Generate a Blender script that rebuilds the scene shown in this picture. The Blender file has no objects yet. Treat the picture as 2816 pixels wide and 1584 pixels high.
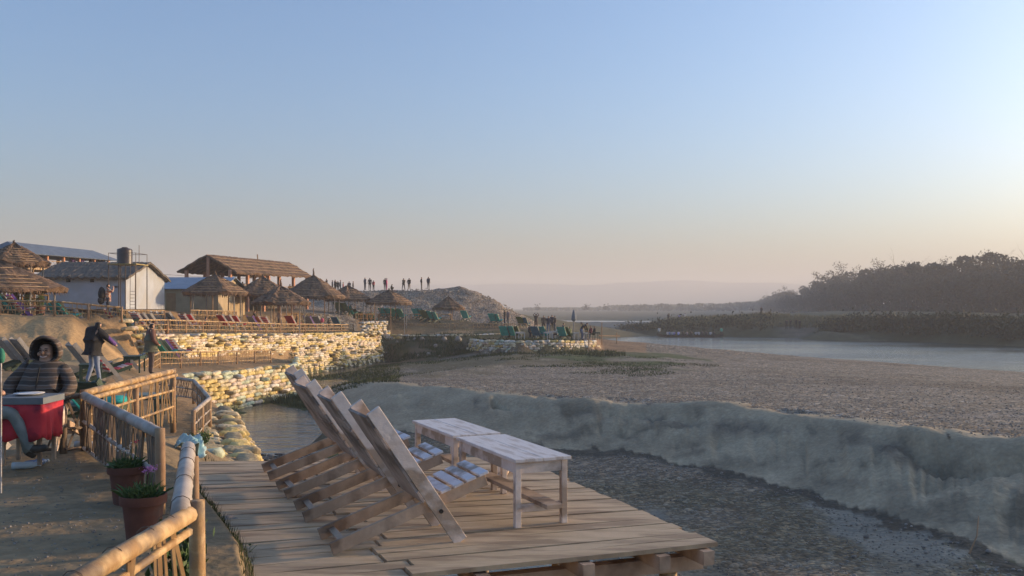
import bpy, math, random
import numpy as np
from mathutils import Vector, Matrix
from mathutils.geometry import delaunay_2d_cdt
R = math.radians
rnd = random.Random(7)
F, CX, HZ = 2439.0, 1408.0, 848.0          # focal length, centre column and horizon row of the photograph, pixels
SC = bpy.context.scene
COL = SC.collection

# ---------------------------------------------------------------- camera, sky, sun, exposure
cam_d = bpy.data.cameras.new('camera'); cam = bpy.data.objects.new('camera', cam_d); COL.objects.link(cam)
cam.location = (0, 0, 0); cam.rotation_euler = (R(90), 0, 0)
cam_d.sensor_width = 36; cam_d.lens = 36*F/2816; cam_d.shift_y = (HZ-792)/2816
cam_d.clip_start = .1; cam_d.clip_end = 20000
SC.camera = cam
SUN_AZ, SUN_EL = R(69), R(7.5)               # clockwise from the view axis, above the horizon
wd = bpy.data.worlds.new('World'); SC.world = wd; wd.use_nodes = True
wn = wd.node_tree.nodes; wl = wd.node_tree.links
sky = wn.new('ShaderNodeTexSky'); sky.sky_type = 'NISHITA'; sky.sun_disc = False
sky.sun_elevation = SUN_EL; sky.sun_rotation = SUN_AZ
sky.air_density = 1.0; sky.dust_density = 4.2; sky.ozone_density = 3.8; sky.altitude = 100
bg = wn['Background']; bg.inputs['Strength'].default_value = 0.15
wl.new(sky.outputs[0], bg.inputs['Color'])
sun_d = bpy.data.lights.new('sun', 'SUN'); sun_d.energy = 3.2; sun_d.angle = R(1.2); sun_d.color = (1, .67, .38)
sun = bpy.data.objects.new('sun', sun_d); COL.objects.link(sun)
sdir = Vector((math.sin(SUN_AZ)*math.cos(SUN_EL), math.cos(SUN_AZ)*math.cos(SUN_EL), math.sin(SUN_EL)))
sun.rotation_euler = sdir.to_track_quat('Z', 'Y').to_euler()
sun.location = (60, 10, 30)
SC.view_settings.view_transform = 'Standard'; SC.view_settings.look = 'None'
SC.view_settings.exposure = 1.38; SC.view_settings.gamma = 1
SC.cycles.use_denoising = True
SC.cycles.max_bounces = 8; SC.cycles.volume_bounces = 1; SC.cycles.transparent_max_bounces = 8
SC.cycles.sample_clamp_indirect = 4

# ---------------------------------------------------------------- helpers
def W(px, d, z): return Vector(((px-CX)/F*d, d, z))                       # photo column, distance, height below the camera
def G(px, py, z): d = -z*F/(py-HZ); return W(px, d, z)
def PY(px, py, d): return Vector(((px-CX)/F*d, d, -(py-HZ)*d/F))

def tag(o, label=None, cat=None, group=None, kind=None):
    if label: o['label'] = label
    if cat: o['category'] = cat
    if group: o['group'] = group
    if kind: o['kind'] = kind
    return o
def empty(name, loc=(0, 0, 0), rz=0.0, label=None, cat=None, group=None):
    o = bpy.data.objects.new(name, None); COL.objects.link(o); o.location = loc; o.rotation_euler = (0, 0, rz)
    o.empty_display_size = .2
    return tag(o, label, cat, group)
def kids(o): return [c for c in bpy.data.objects if c.parent == o]
CH = {}
def copy_tree(o, parent=None):
    c = o.copy(); COL.objects.link(c)
    if parent is not None:
        c.parent = parent; CH.setdefault(parent.name, []).append(c)
    for ch in CH.get(o.name, []): copy_tree(ch, c)
    return c

class MB:
    def __init__(s): s.v = []; s.f = []; s.m = []; s.c = None
    def add(s, v, f, m=0):
        n = len(s.v); s.v += [tuple(p) for p in v]; s.f += [tuple(i+n for i in q) for q in f]; s.m += [m]*len(f); return s
    def box(s, c, size, M=None, m=0, taper=1.0):
        x, y, z = [q/2 for q in size]; c = Vector(c)
        vs = [Vector((a*x*(taper if k > 0 else 1), b*y*(taper if k > 0 else 1), k*z)) for k in (-1, 1) for b in (-1, 1) for a in (-1, 1)]
        if M is not None: vs = [M @ p for p in vs]
        vs = [p+c for p in vs]
        return s.add(vs, [(0, 2, 3, 1), (4, 5, 7, 6), (0, 1, 5, 4), (2, 6, 7, 3), (0, 4, 6, 2), (1, 3, 7, 5)], m)
    def beam(s, p0, p1, w, h, up=(0, 0, 1), m=0):
        p0, p1 = Vector(p0), Vector(p1); d = (p1-p0); L = d.length; d.normalize()
        a = d.cross(Vector(up))
        if a.length < 1e-4: a = d.cross(Vector((1, 0, 0)))
        a.normalize(); b = a.cross(d)
        M = Matrix((d, a, b)).transposed()
        return s.box((p0+p1)/2, (L, w, h), M, m)
    def tube(s, pts, r, n=6, m=0, cap=True):
        pts = [Vector(p) for p in pts]; rs = r if isinstance(r, (list, tuple)) else [r]*len(pts)
        vs = []; fs = []; prev = None
        for i, p in enumerate(pts):
            d = (pts[min(i+1, len(pts)-1)]-pts[max(i-1, 0)])
            if d.length < 1e-6: d = Vector((0, 0, 1))
            d.normalize()
            a = prev - d*prev.dot(d) if prev is not None else d.cross(Vector((0, 0, 1)) if abs(d.z) < .9 else Vector((1, 0, 0)))
            a.normalize(); prev = a; b = d.cross(a)
            for k in range(n):
                t = 2*math.pi*k/n; vs.append(p+(a*math.cos(t)+b*math.sin(t))*rs[i])
        for i in range(len(pts)-1):
            for k in range(n):
                k2 = (k+1) % n; fs.append((i*n+k, i*n+k2, (i+1)*n+k2, (i+1)*n+k))
        if cap: fs.append(tuple(range(n-1, -1, -1))); fs.append(tuple((len(pts)-1)*n+k for k in range(n)))
        return s.add(vs, fs, m)
    def lathe(s, prof, n=24, c=(0, 0, 0), m=0, jit=0.0, rg=None, sx=1.0, sy=1.0):
        rg = rg or rnd; vs = []; fs = []; c = Vector(c)
        for (r, z) in prof:
            for k in range(n):
                t = 2*math.pi*k/n; q = r*(1+rg.uniform(-jit, jit))
                vs.append(c+Vector((q*math.cos(t)*sx, q*math.sin(t)*sy, z+rg.uniform(-jit, jit)*r*.3)))
        for i in range(len(prof)-1):
            for k in range(n):
                k2 = (k+1) % n; fs.append((i*n+k, i*n+k2, (i+1)*n+k2, (i+1)*n+k))
        if prof[0][0] > 1e-4: fs.append(tuple(range(n-1, -1, -1)))
        if prof[-1][0] > 1e-4: fs.append(tuple((len(prof)-1)*n+k for k in range(n)))
        return s.add(vs, fs, m)
    def blob(s, c, r, n=8, k=6, jit=.1, rg=None, m=0):
        rg = rg or rnd; rx, ry, rz = r if isinstance(r, (tuple, list)) else (r, r, r)
        vs = [Vector(c)+Vector((0, 0, -rz))]; fs = []
        for i in range(1, k):
            a = math.pi*i/k-math.pi/2
            for j in range(n):
                t = 2*math.pi*j/n; q = 1+rg.uniform(-jit, jit)
                vs.append(Vector(c)+Vector((rx*math.cos(a)*math.cos(t)*q, ry*math.cos(a)*math.sin(t)*q, rz*math.sin(a)*q)))
        vs.append(Vector(c)+Vector((0, 0, rz)))
        for j in range(n):
            fs.append((0, 1+(j+1) % n, 1+j)); e = 1+(k-2)*n
            fs.append((e+j, e+(j+1) % n, len(vs)-1))
            for i in range(k-2):
                b = 1+i*n; fs.append((b+j, b+(j+1) % n, b+n+(j+1) % n, b+n+j))
        return s.add(vs, fs, m)
    def card(s, c, size, nrm=None, rg=None, m=0, asp=1.0):
        rg = rg or rnd
        n = Vector(nrm) if nrm is not None else Vector((rg.gauss(0, 1), rg.gauss(0, 1), rg.gauss(0, .7)))
        n.normalize(); a = n.orthogonal().normalized(); a.rotate(Matrix.Rotation(rg.uniform(0, 6.28), 3, n)); b = n.cross(a)
        c = Vector(c); x = size/2; y = size/2*asp
        return s.add([c-a*x, c-b*y*.7, c+a*x, c+b*y*.7], [(0, 1, 2, 3)], m)
    def build(s, name, mats, parent=None, base=None, smooth=False, label=None, data_only=False, bevel=0.0):
        me = bpy.data.meshes.new(name); me.from_pydata(s.v, [], s.f)
        for q in (mats if isinstance(mats, (list, tuple)) else [mats]): me.materials.append(q)
        me.polygons.foreach_set('material_index', s.m)
        if smooth: me.polygons.foreach_set('use_smooth', [True]*len(s.f))
        me.update()
        if data_only: return me
        return link(name, me, parent, base, label, bevel)
def link(name, me, parent=None, base=None, label=None, bevel=0.0):
    o = bpy.data.objects.new(name, me); COL.objects.link(o)
    if parent is not None:
        o.parent = parent; CH.setdefault(parent.name, []).append(o)
    if base is not None: o.location = -Vector(base)
    if label: o['label'] = label
    if bevel:
        b = o.modifiers.new('bevel', 'BEVEL'); b.width = bevel; b.segments = 2; b.limit_method = 'ANGLE'
    return o

# materials
def mat(name, col, col2=None, scale=8, rough=.8, bump=0.0, bscale=None, detail=4, stretch=(1, 1, 1), lo=.35, hi=.65, spec=.3,
        col3=None, scale3=1.5, metal=0.0, coord='Object', alpha=None, dist=.01):
    m = bpy.data.materials.new(name); m.use_nodes = True; nt = m.node_tree; N = nt.nodes; L = nt.links
    b = N['Principled BSDF']; b.inputs['Roughness'].default_value = rough; b.inputs['Metallic'].default_value = metal
    b.inputs['Specular IOR Level'].default_value = spec
    tc = N.new('ShaderNodeTexCoord'); mp = N.new('ShaderNodeMapping'); mp.inputs['Scale'].default_value = stretch
    L.new(tc.outputs[coord], mp.inputs[0])
    def noise(sc, det=detail):
        n = N.new('ShaderNodeTexNoise'); n.inputs['Scale'].default_value = sc; n.inputs['Detail'].default_value = det
        L.new(mp.outputs[0], n.inputs['Vector']); return n
    def ramp(src, a, c0, c1, lo, hi):
        r = N.new('ShaderNodeValToRGB'); r.color_ramp.elements[0].position = lo; r.color_ramp.elements[1].position = hi
        r.color_ramp.elements[0].color = (*c0, 1); r.color_ramp.elements[1].color = (*c1, 1); L.new(src, r.inputs[0]); return r
    out = None
    if col2 is None: b.inputs['Base Color'].default_value = (*col, 1)
    else:
        out = ramp(noise(scale).outputs['Fac'], 0, col, col2, lo, hi).outputs[0]
        if col3 is not None:
            r3 = ramp(noise(scale3, 6).outputs['Fac'], 0, (0, 0, 0), (1, 1, 1), .48, .60)
            mx = N.new('ShaderNodeMix'); mx.data_type = 'RGBA'; L.new(r3.outputs[0], mx.inputs[0]); L.new(out, mx.inputs[6])
            mx.inputs[7].default_value = (*col3, 1); out = mx.outputs[2]
        L.new(out, b.inputs['Base Color'])
    if bump:
        bn = N.new('ShaderNodeBump'); bn.inputs['Strength'].default_value = bump; bn.inputs['Distance'].default_value = dist
        L.new(noise(bscale or scale*3, 6).outputs['Fac'], bn.inputs['Height']); L.new(bn.outputs[0], b.inputs['Normal'])
    if alpha is not None: b.inputs['Alpha'].default_value = alpha
    return m

# numpy value noise
_rs = np.random.RandomState(3); _tab = _rs.rand(256, 256)
def vn(x, y):
    xi = np.floor(x).astype(int); yi = np.floor(y).astype(int); fx = x-xi; fy = y-yi
    fx = fx*fx*(3-2*fx); fy = fy*fy*(3-2*fy)
    a = _tab[xi & 255, yi & 255]; b = _tab[(xi+1) & 255, yi & 255]; c = _tab[xi & 255, (yi+1) & 255]; d = _tab[(xi+1) & 255, (yi+1) & 255]
    return (a*(1-fx)+b*fx)*(1-fy)+(c*(1-fx)+d*fx)*fy
def fbm(x, y, s, o=4):
    t = 0; a = .5; q = 0
    for i in range(o):
        t = t+a*vn(x*s+i*17.3, y*s+i*9.1); q += a; a *= .55; s = s*2.03
    return t/q-.5

# ---------------------------------------------------------------- ground: breaklines (photo column, distance, height)
CREST = [(890, 49.5, -4.75), (930, 49.5, -4.3), (1000, 47, -3.9), (1250, 39.5, -3.6), (1500, 35, -3.5), (1750, 33, -3.45), (2000, 31, -3.4), (2300, 27, -3.35), (2550, 23.5, -3.3), (2816, 22.2, -3.3), (3300, 20.5, -3.3), (4200, 18, -3.3), (6500, 15, -3.3)]
FOOT = [(930, 40, -4.93), (1000, 36.5, -4.93), (1250, 33, -4.82), (1500, 30.8, -4.78), (1750, 29.0, -4.78), (2000, 25.8, -4.78), (2250, 22.6, -4.78), (2450, 20.2, -4.78), (2700, 17.6, -4.78), (2900, 16, -4.78), (3300, 14, -4.78), (4200, 11, -4.78), (6500, 8, -4.78)]
SHORE = [(1650, 112, -5), (1750, 104, -5), (1900, 100, -5), (2100, 96, -5), (2250, 90, -5), (2400, 84, -5), (2600, 76, -5), (2816, 69.7, -5), (3200, 60, -5), (4200, 48, -5), (6500, 40, -5)]
FSHORE = [(1640, 193, -5), (1700, 188, -5), (1800, 160, -5), (1980, 158, -5), (2200, 150, -5), (2500, 134, -5), (2816, 116, -5), (3200, 100, -5), (4200, 82, -5), (6500, 70, -5)]
def wl_(l): return [tuple(W(*p)) for p in l]
def off(l, s, z):   # offset a world polyline sideways (right of travel) by s and set z (list or value)
    out = []
    for i, p in enumerate(l):
        a = Vector(l[max(i-1, 0)]); b = Vector(l[min(i+1, len(l)-1)]); d = (b-a); d.z = 0; d.normalize()
        zz = z[i] if isinstance(z, (list, tuple)) else z
        out.append((p[0]+d.y*s, p[1]-d.x*s, zz))
    return out
W1 = [(-3.3, 10.9, -2.15), (-4.1, 13.5, -2.4), (-5.75, 18, -2.75), (-8.2, 25, -2.85), (-11.2, 32, -2.95), (-15.2, 41, -3.05)]
W2 = [(-15.2, 41, -3.05), (-14.3, 44.4, -3.15), (-13.6, 48, -3.2), (-12.7, 51.5, -3.2)]
W2b = [(-12.7, 51.5, -3.2), (-14.2, 58, -3.15), (-16.3, 65.5, -3.1)]
W3 = [tuple(W(*p)) for p in [(372, 46, -1.35), (480, 50, -1.45), (600, 56, -1.6), (790, 66, -1.87), (910, 74, -2.05), (1030, 83.5, -2.2)]]
W3b = [W3[-1], tuple(W(1040, 90, -2.3))]
W5 = [tuple(W(*p)) for p in [(1300, 84, -2.9), (1330, 78.5, -2.8), (1420, 76, -2.75), (1540, 77.5, -2.8), (1640, 82, -3.0)]]
W4 = [tuple(W(*p)) for p in [(1045, 88, -2.62), (1150, 87, -2.62), (1260, 87.5, -2.6), (1380, 90, -2.55)]]
LINES = [
 [(-40, -4, -1.4), (-1.2, -4, -1.6), (-1.22, 3, -1.6), (-1.25, 4.3, -1.6), (-1.9, 6.1, -1.6), (-2.45, 7.2, -1.6), (-3.2, 8.6, -1.58), (-4.4, 10.2, -1.55)],
 [(-4.4, 10.2, -1.55), (-4.9, 13.4, -1.9), (-7, 15, -1.9), (-40, 15, -1.5)],
 [(-.7, -4, -2.3), (-.8, 3, -2.25), (-.9, 4.3, -2.2), (-1.5, 6.1, -2.15), (-2.1, 7.4, -2.15), (-3.0, 9.4, -2.2), (-3.3, 10.9, -2.15)],
 [(2.2, -4, -4.66), (1.2, 3, -4.66), (.3, 7, -4.68), (-1.6, 11, -4.85)],
 W1, off(W1, .9, [-5.0, -5.1, -5.15, -5.15, -5.15, -5.15]),
 [tuple(W(*p)) for p in [(650, 31, -5.2), (700, 29.8, -5.2), (830, 31.5, -5.2), (872, 36, -5.2), (850, 40.5, -5.2), (740, 43, -5.2), (655, 41, -5.2), (650, 31, -5.2)]],
 [tuple(W(*p)) for p in [(690, 46.5, -4.88), (760, 47.5, -4.85), (850, 45, -4.88), (905, 38, -4.9), (880, 33.5, -4.93), (840, 28.5, -4.9), (760, 26, -4.88)]],
 [tuple(W(*p)) for p in [(795, 55.5, -5.15), (860, 56.5, -5.15), (925, 58.5, -5.15)]],
 off(W1[1:4], -2.2, [-2.1, -2.6, -2.6]),
 W2, off(W2, .8, -5.25), W2b, off(W2b, .9, -5.25),
 [(-9.5, 20, -2.45), (-12, 26, -2.2), (-14, 32, -2.2), (-17.5, 40, -2.7), (-18.5, 44, -2.75)],
 [(-40, 19, -2.0), (-11, 19, -2.2)],
 W3, off(W3[:4], .5, [-2.6, -2.8, -3.0, -3.1]), off(W3[3:], 1.0, -5.25), off(W3[3:], 2.2, -5.2), W3b, off(W3b, .9, [-4.9, -4.0]),
 off(W3, -1.3, [p[2]+.05 for p in W3]), off(W3, -7, [-.95, -1.0, -1.05, -1.15, -1.4, -1.7]),
 # dirt slope and the upper left terrace
 [tuple(W(*p)) for p in [(-1500, 42, -.1), (-300, 42, -.2), (0, 42, -.24), (200, 43, -.26), (335, 45, -.35)]],
 [tuple(W(*p)) for p in [(-1500, 35.5, -2.0), (-300, 35.5, -2.05), (0, 36, -2.1), (200, 37.5, -2.15), (345, 40, -2.35)]],
 [tuple(W(*p)) for p in [(-1500, 60, .5), (-300, 60, .5), (0, 60, .5), (300, 60, .45)]],
 [tuple(W(*p)) for p in [(420, 62, -.1), (600, 74, -.45), (820, 84, -.45), (960, 92, -.7)]],
 [tuple(W(*p)) for p in [(-2000, 110, 1.2), (0, 110, 1.0), (500, 110, .6), (820, 108, .5), (930, 104, -.3)]],
 # terraces to the right of the big wall
 W4, off(W4, 2.5, [-3.6, -3.6, -3.5, -3.0]),
 [tuple(W(*p)) for p in [(1040, 79.5, -4.9), (1100, 79, -4.75), (1200, 78, -4.5), (1295, 77, -4.1)]],
 [tuple(W(*p)) for p in [(1032, 95, -2.25), (1250, 96.5, -2.25), (1446, 98, -2.2)]],
 [tuple(W(*p)) for p in [(975, 93, -1.25), (1080, 96, -1.25), (1240, 99, -1.3)]],
 W5, off(W5, .6, [-4.0, -3.85, -3.78, -3.75, -3.85]),
 [tuple(W(*p)) for p in [(1400, 90, -2.5), (1560, 90, -2.6), (1650, 88, -3.0), (1700, 93, -3.7), (1750, 104, -5)]],
 [tuple(W(*p)) for p in [(1470, 104, -2.6), (1550, 101, -2.9), (1640, 98, -3.4)]],
 [tuple(W(*p)) for p in [(1440, 116, -5), (1550, 114, -5), (1650, 112, -5)]],
 # mound
 [tuple(W(*p)) for p in [(960, 103, -.9), (1100, 104, -1.2), (1250, 104, -1.5), (1400, 105, -2.0), (1470, 107, -2.4)]],
 [tuple(W(*p)) for p in [(880, 121, 2.5), (960, 119, 2.45), (1060, 118, 2.45), (1180, 118, 2.62), (1262, 119, 3.05), (1300, 118, 2.5), (1345, 117, 1.45), (1395, 116, .25), (1450, 115, -1.1), (1490, 115, -2.4)]],
 [tuple(W(*p)) for p in [(820, 150, 1.2), (1000, 150, 1.0), (1250, 150, 1.0), (1370, 140, -2), (1440, 133, -5)]],
 [tuple(W(*p)) for p in [(400, 140, 1.6), (700, 135, 1.9), (880, 121, 2.5)]],
 # gravel bar
 wl_(CREST), wl_(FOOT), wl_(SHORE), off(wl_(SHORE[1:]), -7, -6.2),
 [tuple(W(*p)) for p in [(800, 62, -4.9), (860, 63.5, -4.9), (940, 66, -4.88), (1040, 73, -4.75), (1200, 70, -4.35), (1400, 66, -4.0), (1600, 68, -4.0), (1900, 62, -4.1), (2300, 53, -4.1), (2816, 42, -4.0), (3600, 34, -4)]],
 [tuple(W(*p)) for p in [(900, 68.5, -5.2), (960, 72, -5.2), (1025, 76, -5.15)]],
 # far side of the river
 wl_(FSHORE), off(wl_(FSHORE[2:]), 7, -6.2),
 [tuple(W(*p)) for p in [(1700, 200, -4.5), (1740, 200, -3.7), (1800, 183, -2.9), (1900, 176, -2.0), (2040, 171, -1.5), (2110, 172, -1.3), (2150, 172, -2.6), (2230, 172, -2.9), (2270, 160, -1.75), (2400, 146, -1.8), (2600, 134, -1.8), (2816, 124, -1.85), (3200, 108, -1.85), (4200, 90, -1.85), (6500, 78, -1.85)]],
 [tuple(W(*p)) for p in [(1800, 163, -4.1), (1980, 161, -3.9)]],
 [tuple(W(*p)) for p in [(2140, 154, -4.15), (2230, 154, -4.1)]],
 [tuple(W(*p)) for p in [(2270, 142, -3.4), (2500, 137, -3.3), (2816, 119, -3.3)]],
 [tuple(W(*p)) for p in [(1420, 215, -4.95), (1640, 205, -4.85), (1700, 235, -4.6), (1850, 260, -4.3), (2000, 260, -3.0)]],
 [tuple(W(*p)) for p in [(1300, 315, -5), (1500, 322, -5), (1700, 326, -5), (1840, 328, -5)]],
 [tuple(W(*p)) for p in [(1300, 335, -6), (1500, 340, -6), (1700, 340, -6), (1810, 338, -6)]],
 [tuple(W(*p)) for p in [(1300, 372, -5), (1500, 366, -5), (1700, 360, -5), (1860, 352, -5)]],
 [tuple(W(*p)) for p in [(1300, 400, -4.3), (1700, 390, -4.3), (1900, 370, -4), (2050, 330, -2.5), (2300, 250, -1)]],
 [tuple(W(*p)) for p in [(-2000, 700, 1), (900, 700, -2), (1500, 700, -3), (2100, 700, -2.5), (3500, 500, 0), (6500, 300, 0)]],
 [(-3000, 2900, 0), (-1500, 2900, 0), (0, 2900, -1), (1500, 2900, 0), (3000, 2900, 2)],
 [(-3000, -10, 1), (-3000, 500, 1)], [(3000, -10, 0), (3000, 500, 0)],
]
def build_tin():
    vs, es, zs, key = [], [], [], {}
    for ln in LINES:
        prev = None
        for p in ln:
            k = (round(p[0], 2), round(p[1], 2))
            if k not in key: key[k] = len(vs); vs.append(Vector(k)); zs.append(p[2])
            i = key[k]
            if prev is not None and prev != i: es.append((prev, i))
            prev = i
    ov, oe, of, iv, ie, if_ = delaunay_2d_cdt(vs, es, [], 0, 1e-4)
    z = []
    for v, src in zip(ov, iv):
        if src: z.append(zs[src[0]])
        else:
            z.append(None)
    for i, q in enumerate(z):
        if q is None:
            print('TIN crossing at', tuple(ov[i]))
            best = sorted((((ov[j]-ov[i]).length), z[j]) for j in range(len(z)) if z[j] is not None)[:3]
            z[i] = sum(b for a, b in best)/3
    return np.array([tuple(v) for v in ov]), np.array(z), np.array([f for f in of if len(f) == 3])
TV, TZ, TF = build_tin()
def tin(x, y):
    x = np.asarray(x, float); y = np.asarray(y, float); out = np.full(x.shape, -1.0)
    for f in TF:
        (x0, y0), (x1, y1), (x2, y2) = TV[f]; det = (y1-y2)*(x0-x2)+(x2-x1)*(y0-y2)
        if abs(det) < 1e-9: continue
        msk = (x >= min(x0, x1, x2)-1e-6) & (x <= max(x0, x1, x2)+1e-6) & (y >= min(y0, y1, y2)-1e-6) & (y <= max(y0, y1, y2)+1e-6)
        if not msk.any(): continue
        xs, ys = x[msk], y[msk]
        a = ((y1-y2)*(xs-x2)+(x2-x1)*(ys-y2))/det; b = ((y2-y0)*(xs-x2)+(x0-x2)*(ys-y2))/det; c = 1-a-b
        ins = (a >= -1e-6) & (b >= -1e-6) & (c >= -1e-6)
        q = out[msk]; q[ins] = (a*TZ[f[0]]+b*TZ[f[1]]+c*TZ[f[2]])[ins]; out[msk] = q
    return out
def pline(l, px): return np.interp(px, [p[0] for p in l], [p[1] for p in l])
def relief(x, y, z):
    """small bumps of the ground, by zone"""
    d = np.maximum(y, 1); px = x/d*F+CX; r = np.hypot(x, y)
    cr = pline(CREST, px); ft = pline(FOOT, px); bar = (px > 830) & (y > 5)
    slope = bar & (y < cr+1.5) & (y > ft-.5)
    bed = bar & (y <= ft)
    amp = np.where(slope, .45, np.where(bed, .16, .10))
    s = np.where(r < 60, 1.0, .5)
    h = fbm(x, y, .45, 5)*amp
    # slumped lumps and erosion runnels on the bank
    t = np.clip((cr-y)/np.maximum(cr-ft, .1), 0, 1)
    runn = fbm(x+31, y*1.3, .55, 5)
    env = np.sin(np.clip(t, 0, 1)*math.pi)
    h = h+np.where(slope, runn*.6*env+fbm(x, y, 2.1, 4)*.34*env+np.abs(fbm(px/9, y*.5, .35, 3))*-.45*env*(px > 1650), 0)
    scarp = np.where(slope & (px > 1350), -.42*np.exp(-((t-.22-.5*runn)/.09)**2)*np.clip(fbm(x, y, .25, 3)*5+.7, 0, 1), 0)
    h = h+scarp
    h = h+np.where(bed, .07*np.sin(fbm(x, y, .16, 3)*16), 0)
    flat = (px < 830) & (y < 14)
    h = np.where(flat, h*.35, h)
    left = (px < 830) & (y > 14) & (y < 140)
    h = np.where(left, h*.9, h)
    sl = (px < 360) & (y > 34) & (y < 42.2)
    h = h+np.where(sl, fbm(x, y, 1.1, 4)*.7*np.sin(np.clip((y-34.5)/8, 0, 1)*math.pi), 0)
    far = r > 115
    h = np.where(far & (z > -4.8), fbm(x, y, .12, 4)*1.0, h)
    mound = (y > 103) & (y < 140) & (px > 880) & (px < 1500)
    h = np.where(mound, fbm(x, y, .7, 4)*.5, h)
    h = np.where((z < -4.95) & (r > 50), h*.1, h)
    h = np.where((px > 1280) & (px < 1680) & (y > 73) & (y < 84), h*.25, h)
    return h
def gz(x, y):
    x = np.atleast_1d(np.asarray(x, float)); y = np.atleast_1d(np.asarray(y, float)); z = tin(x, y); return z+relief(x, y, z)
def gnd(x, y): return float(gz(x, y)[0])
def on(px, d, dz=0.0): x = (px-CX)/F*d; return Vector((x, d, gnd(x, d)+dz))

def poly_in(x, y, P):
    ins = np.zeros(x.shape, bool); n = len(P)
    for i in range(n):
        x0, y0 = P[i]; x1, y1 = P[(i+1) % n]
        c = ((y0 > y) != (y1 > y)); xx = (x1-x0)*(y-y0)/((y1-y0) if y1 != y0 else 1e-9)+x0
        ins ^= c & (x < xx)
    return ins

def ground_material():
    m = bpy.data.materials.new('ground'); m.use_nodes = True; nt = m.node_tree; N = nt.nodes; L = nt.links
    b = N['Principled BSDF']; b.inputs['Roughness'].default_value = .9; b.inputs['Specular IOR Level'].default_value = .2
    at = N.new('ShaderNodeVertexColor'); at.layer_name = 'soil'
    pb = N.new('ShaderNodeVertexColor'); pb.layer_name = 'zone'
    sp = N.new('ShaderNodeSeparateColor'); L.new(pb.outputs[0], sp.inputs[0])
    tc = N.new('ShaderNodeTexCoord')
    def vor(sc, feat='F1'):
        v = N.new('ShaderNodeTexVoronoi'); v.inputs['Scale'].default_value = sc; v.feature = feat; L.new(tc.outputs['Object'], v.inputs['Vector']); return v
    def noise(sc, det=6):
        v = N.new('ShaderNodeTexNoise'); v.inputs['Scale'].default_value = sc; v.inputs['Detail'].default_value = det; L.new(tc.outputs['Object'], v.inputs['Vector']); return v
    def mth(op, a, bb=None, c=None):
        n = N.new('ShaderNodeMath'); n.operation = op
        for i, q in enumerate((a, bb, c)):
            if q is None: continue
            if isinstance(q, (int, float)): n.inputs[i].default_value = q
            else: L.new(q, n.inputs[i])
        return n.outputs[0]
    # pebbles: each cell its own shade
    v1 = vor(11); v2 = vor(4)
    s1 = N.new('ShaderNodeSeparateColor'); L.new(v1.outputs['Color'], s1.inputs[0])
    s2 = N.new('ShaderNodeSeparateColor'); L.new(v2.outputs['Color'], s2.inputs[0])
    pebv = mth('POWER', s1.outputs[0], 2.2); pebv = mth('MULTIPLY_ADD', pebv, 1.7, .45)
    big = mth('GREATER_THAN', s2.outputs[1], .86); pebv = mth('MULTIPLY_ADD', mth('MULTIPLY', big, s2.outputs[0]), .8, pebv)
    n1 = noise(.6); n2 = noise(9)
    var = mth('MULTIPLY_ADD', n1.outputs['Fac'], .9, .55)
    var2 = mth('MULTIPLY_ADD', n2.outputs['Fac'], .7, .65)
    fac = mth('MULTIPLY', var, var2)
    k = N.new('ShaderNodeMix'); k.data_type = 'FLOAT'; L.new(sp.outputs[0], k.inputs[0]); k.inputs[2].default_value = 1.0; L.new(pebv, k.inputs[3])
    fac = mth('MULTIPLY', fac, k.outputs[0])
    mx = N.new('ShaderNodeVectorMath'); mx.operation = 'SCALE'; L.new(at.outputs[0], mx.inputs[0]); L.new(fac, mx.inputs['Scale'])
    # warm and cool pebbles
    hue = N.new('ShaderNodeValToRGB'); hue.color_ramp.elements[0].color = (.80, .92, 1.1, 1); hue.color_ramp.elements[1].color = (1.25, 1.0, .78, 1); L.new(s1.outputs[2], hue.inputs[0])
    hm = N.new('ShaderNodeMix'); hm.data_type = 'RGBA'; L.new(sp.outputs[0], hm.inputs[0]); hm.inputs[6].default_value = (1, 1, 1, 1); L.new(hue.outputs[0], hm.inputs[7])
    m2 = N.new('ShaderNodeVectorMath'); m2.operation = 'MULTIPLY'; L.new(mx.outputs[0], m2.inputs[0]); L.new(hm.outputs[2], m2.inputs[1])
    L.new(m2.outputs[0], b.inputs['Base Color'])
    # wet ground is darker already in its soil colour; here it only gets a sheen
    rg = N.new('ShaderNodeMapRange'); L.new(sp.outputs[1], rg.inputs[0]); rg.inputs[3].default_value = .92; rg.inputs[4].default_value = .28; L.new(rg.outputs[0], b.inputs['Roughness'])
    hgt = mth('ADD', mth('MULTIPLY', mth('SUBTRACT', .5, v1.outputs['Distance']), sp.outputs[0]), mth('MULTIPLY', noise(5, 8).outputs['Fac'], .8))
    bn = N.new('ShaderNodeBump'); bn.inputs['Strength'].default_value = .8; bn.inputs['Distance'].default_value = .06; L.new(hgt, bn.inputs['Height']); L.new(bn.outputs[0], b.inputs['Normal'])
    return m

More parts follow.
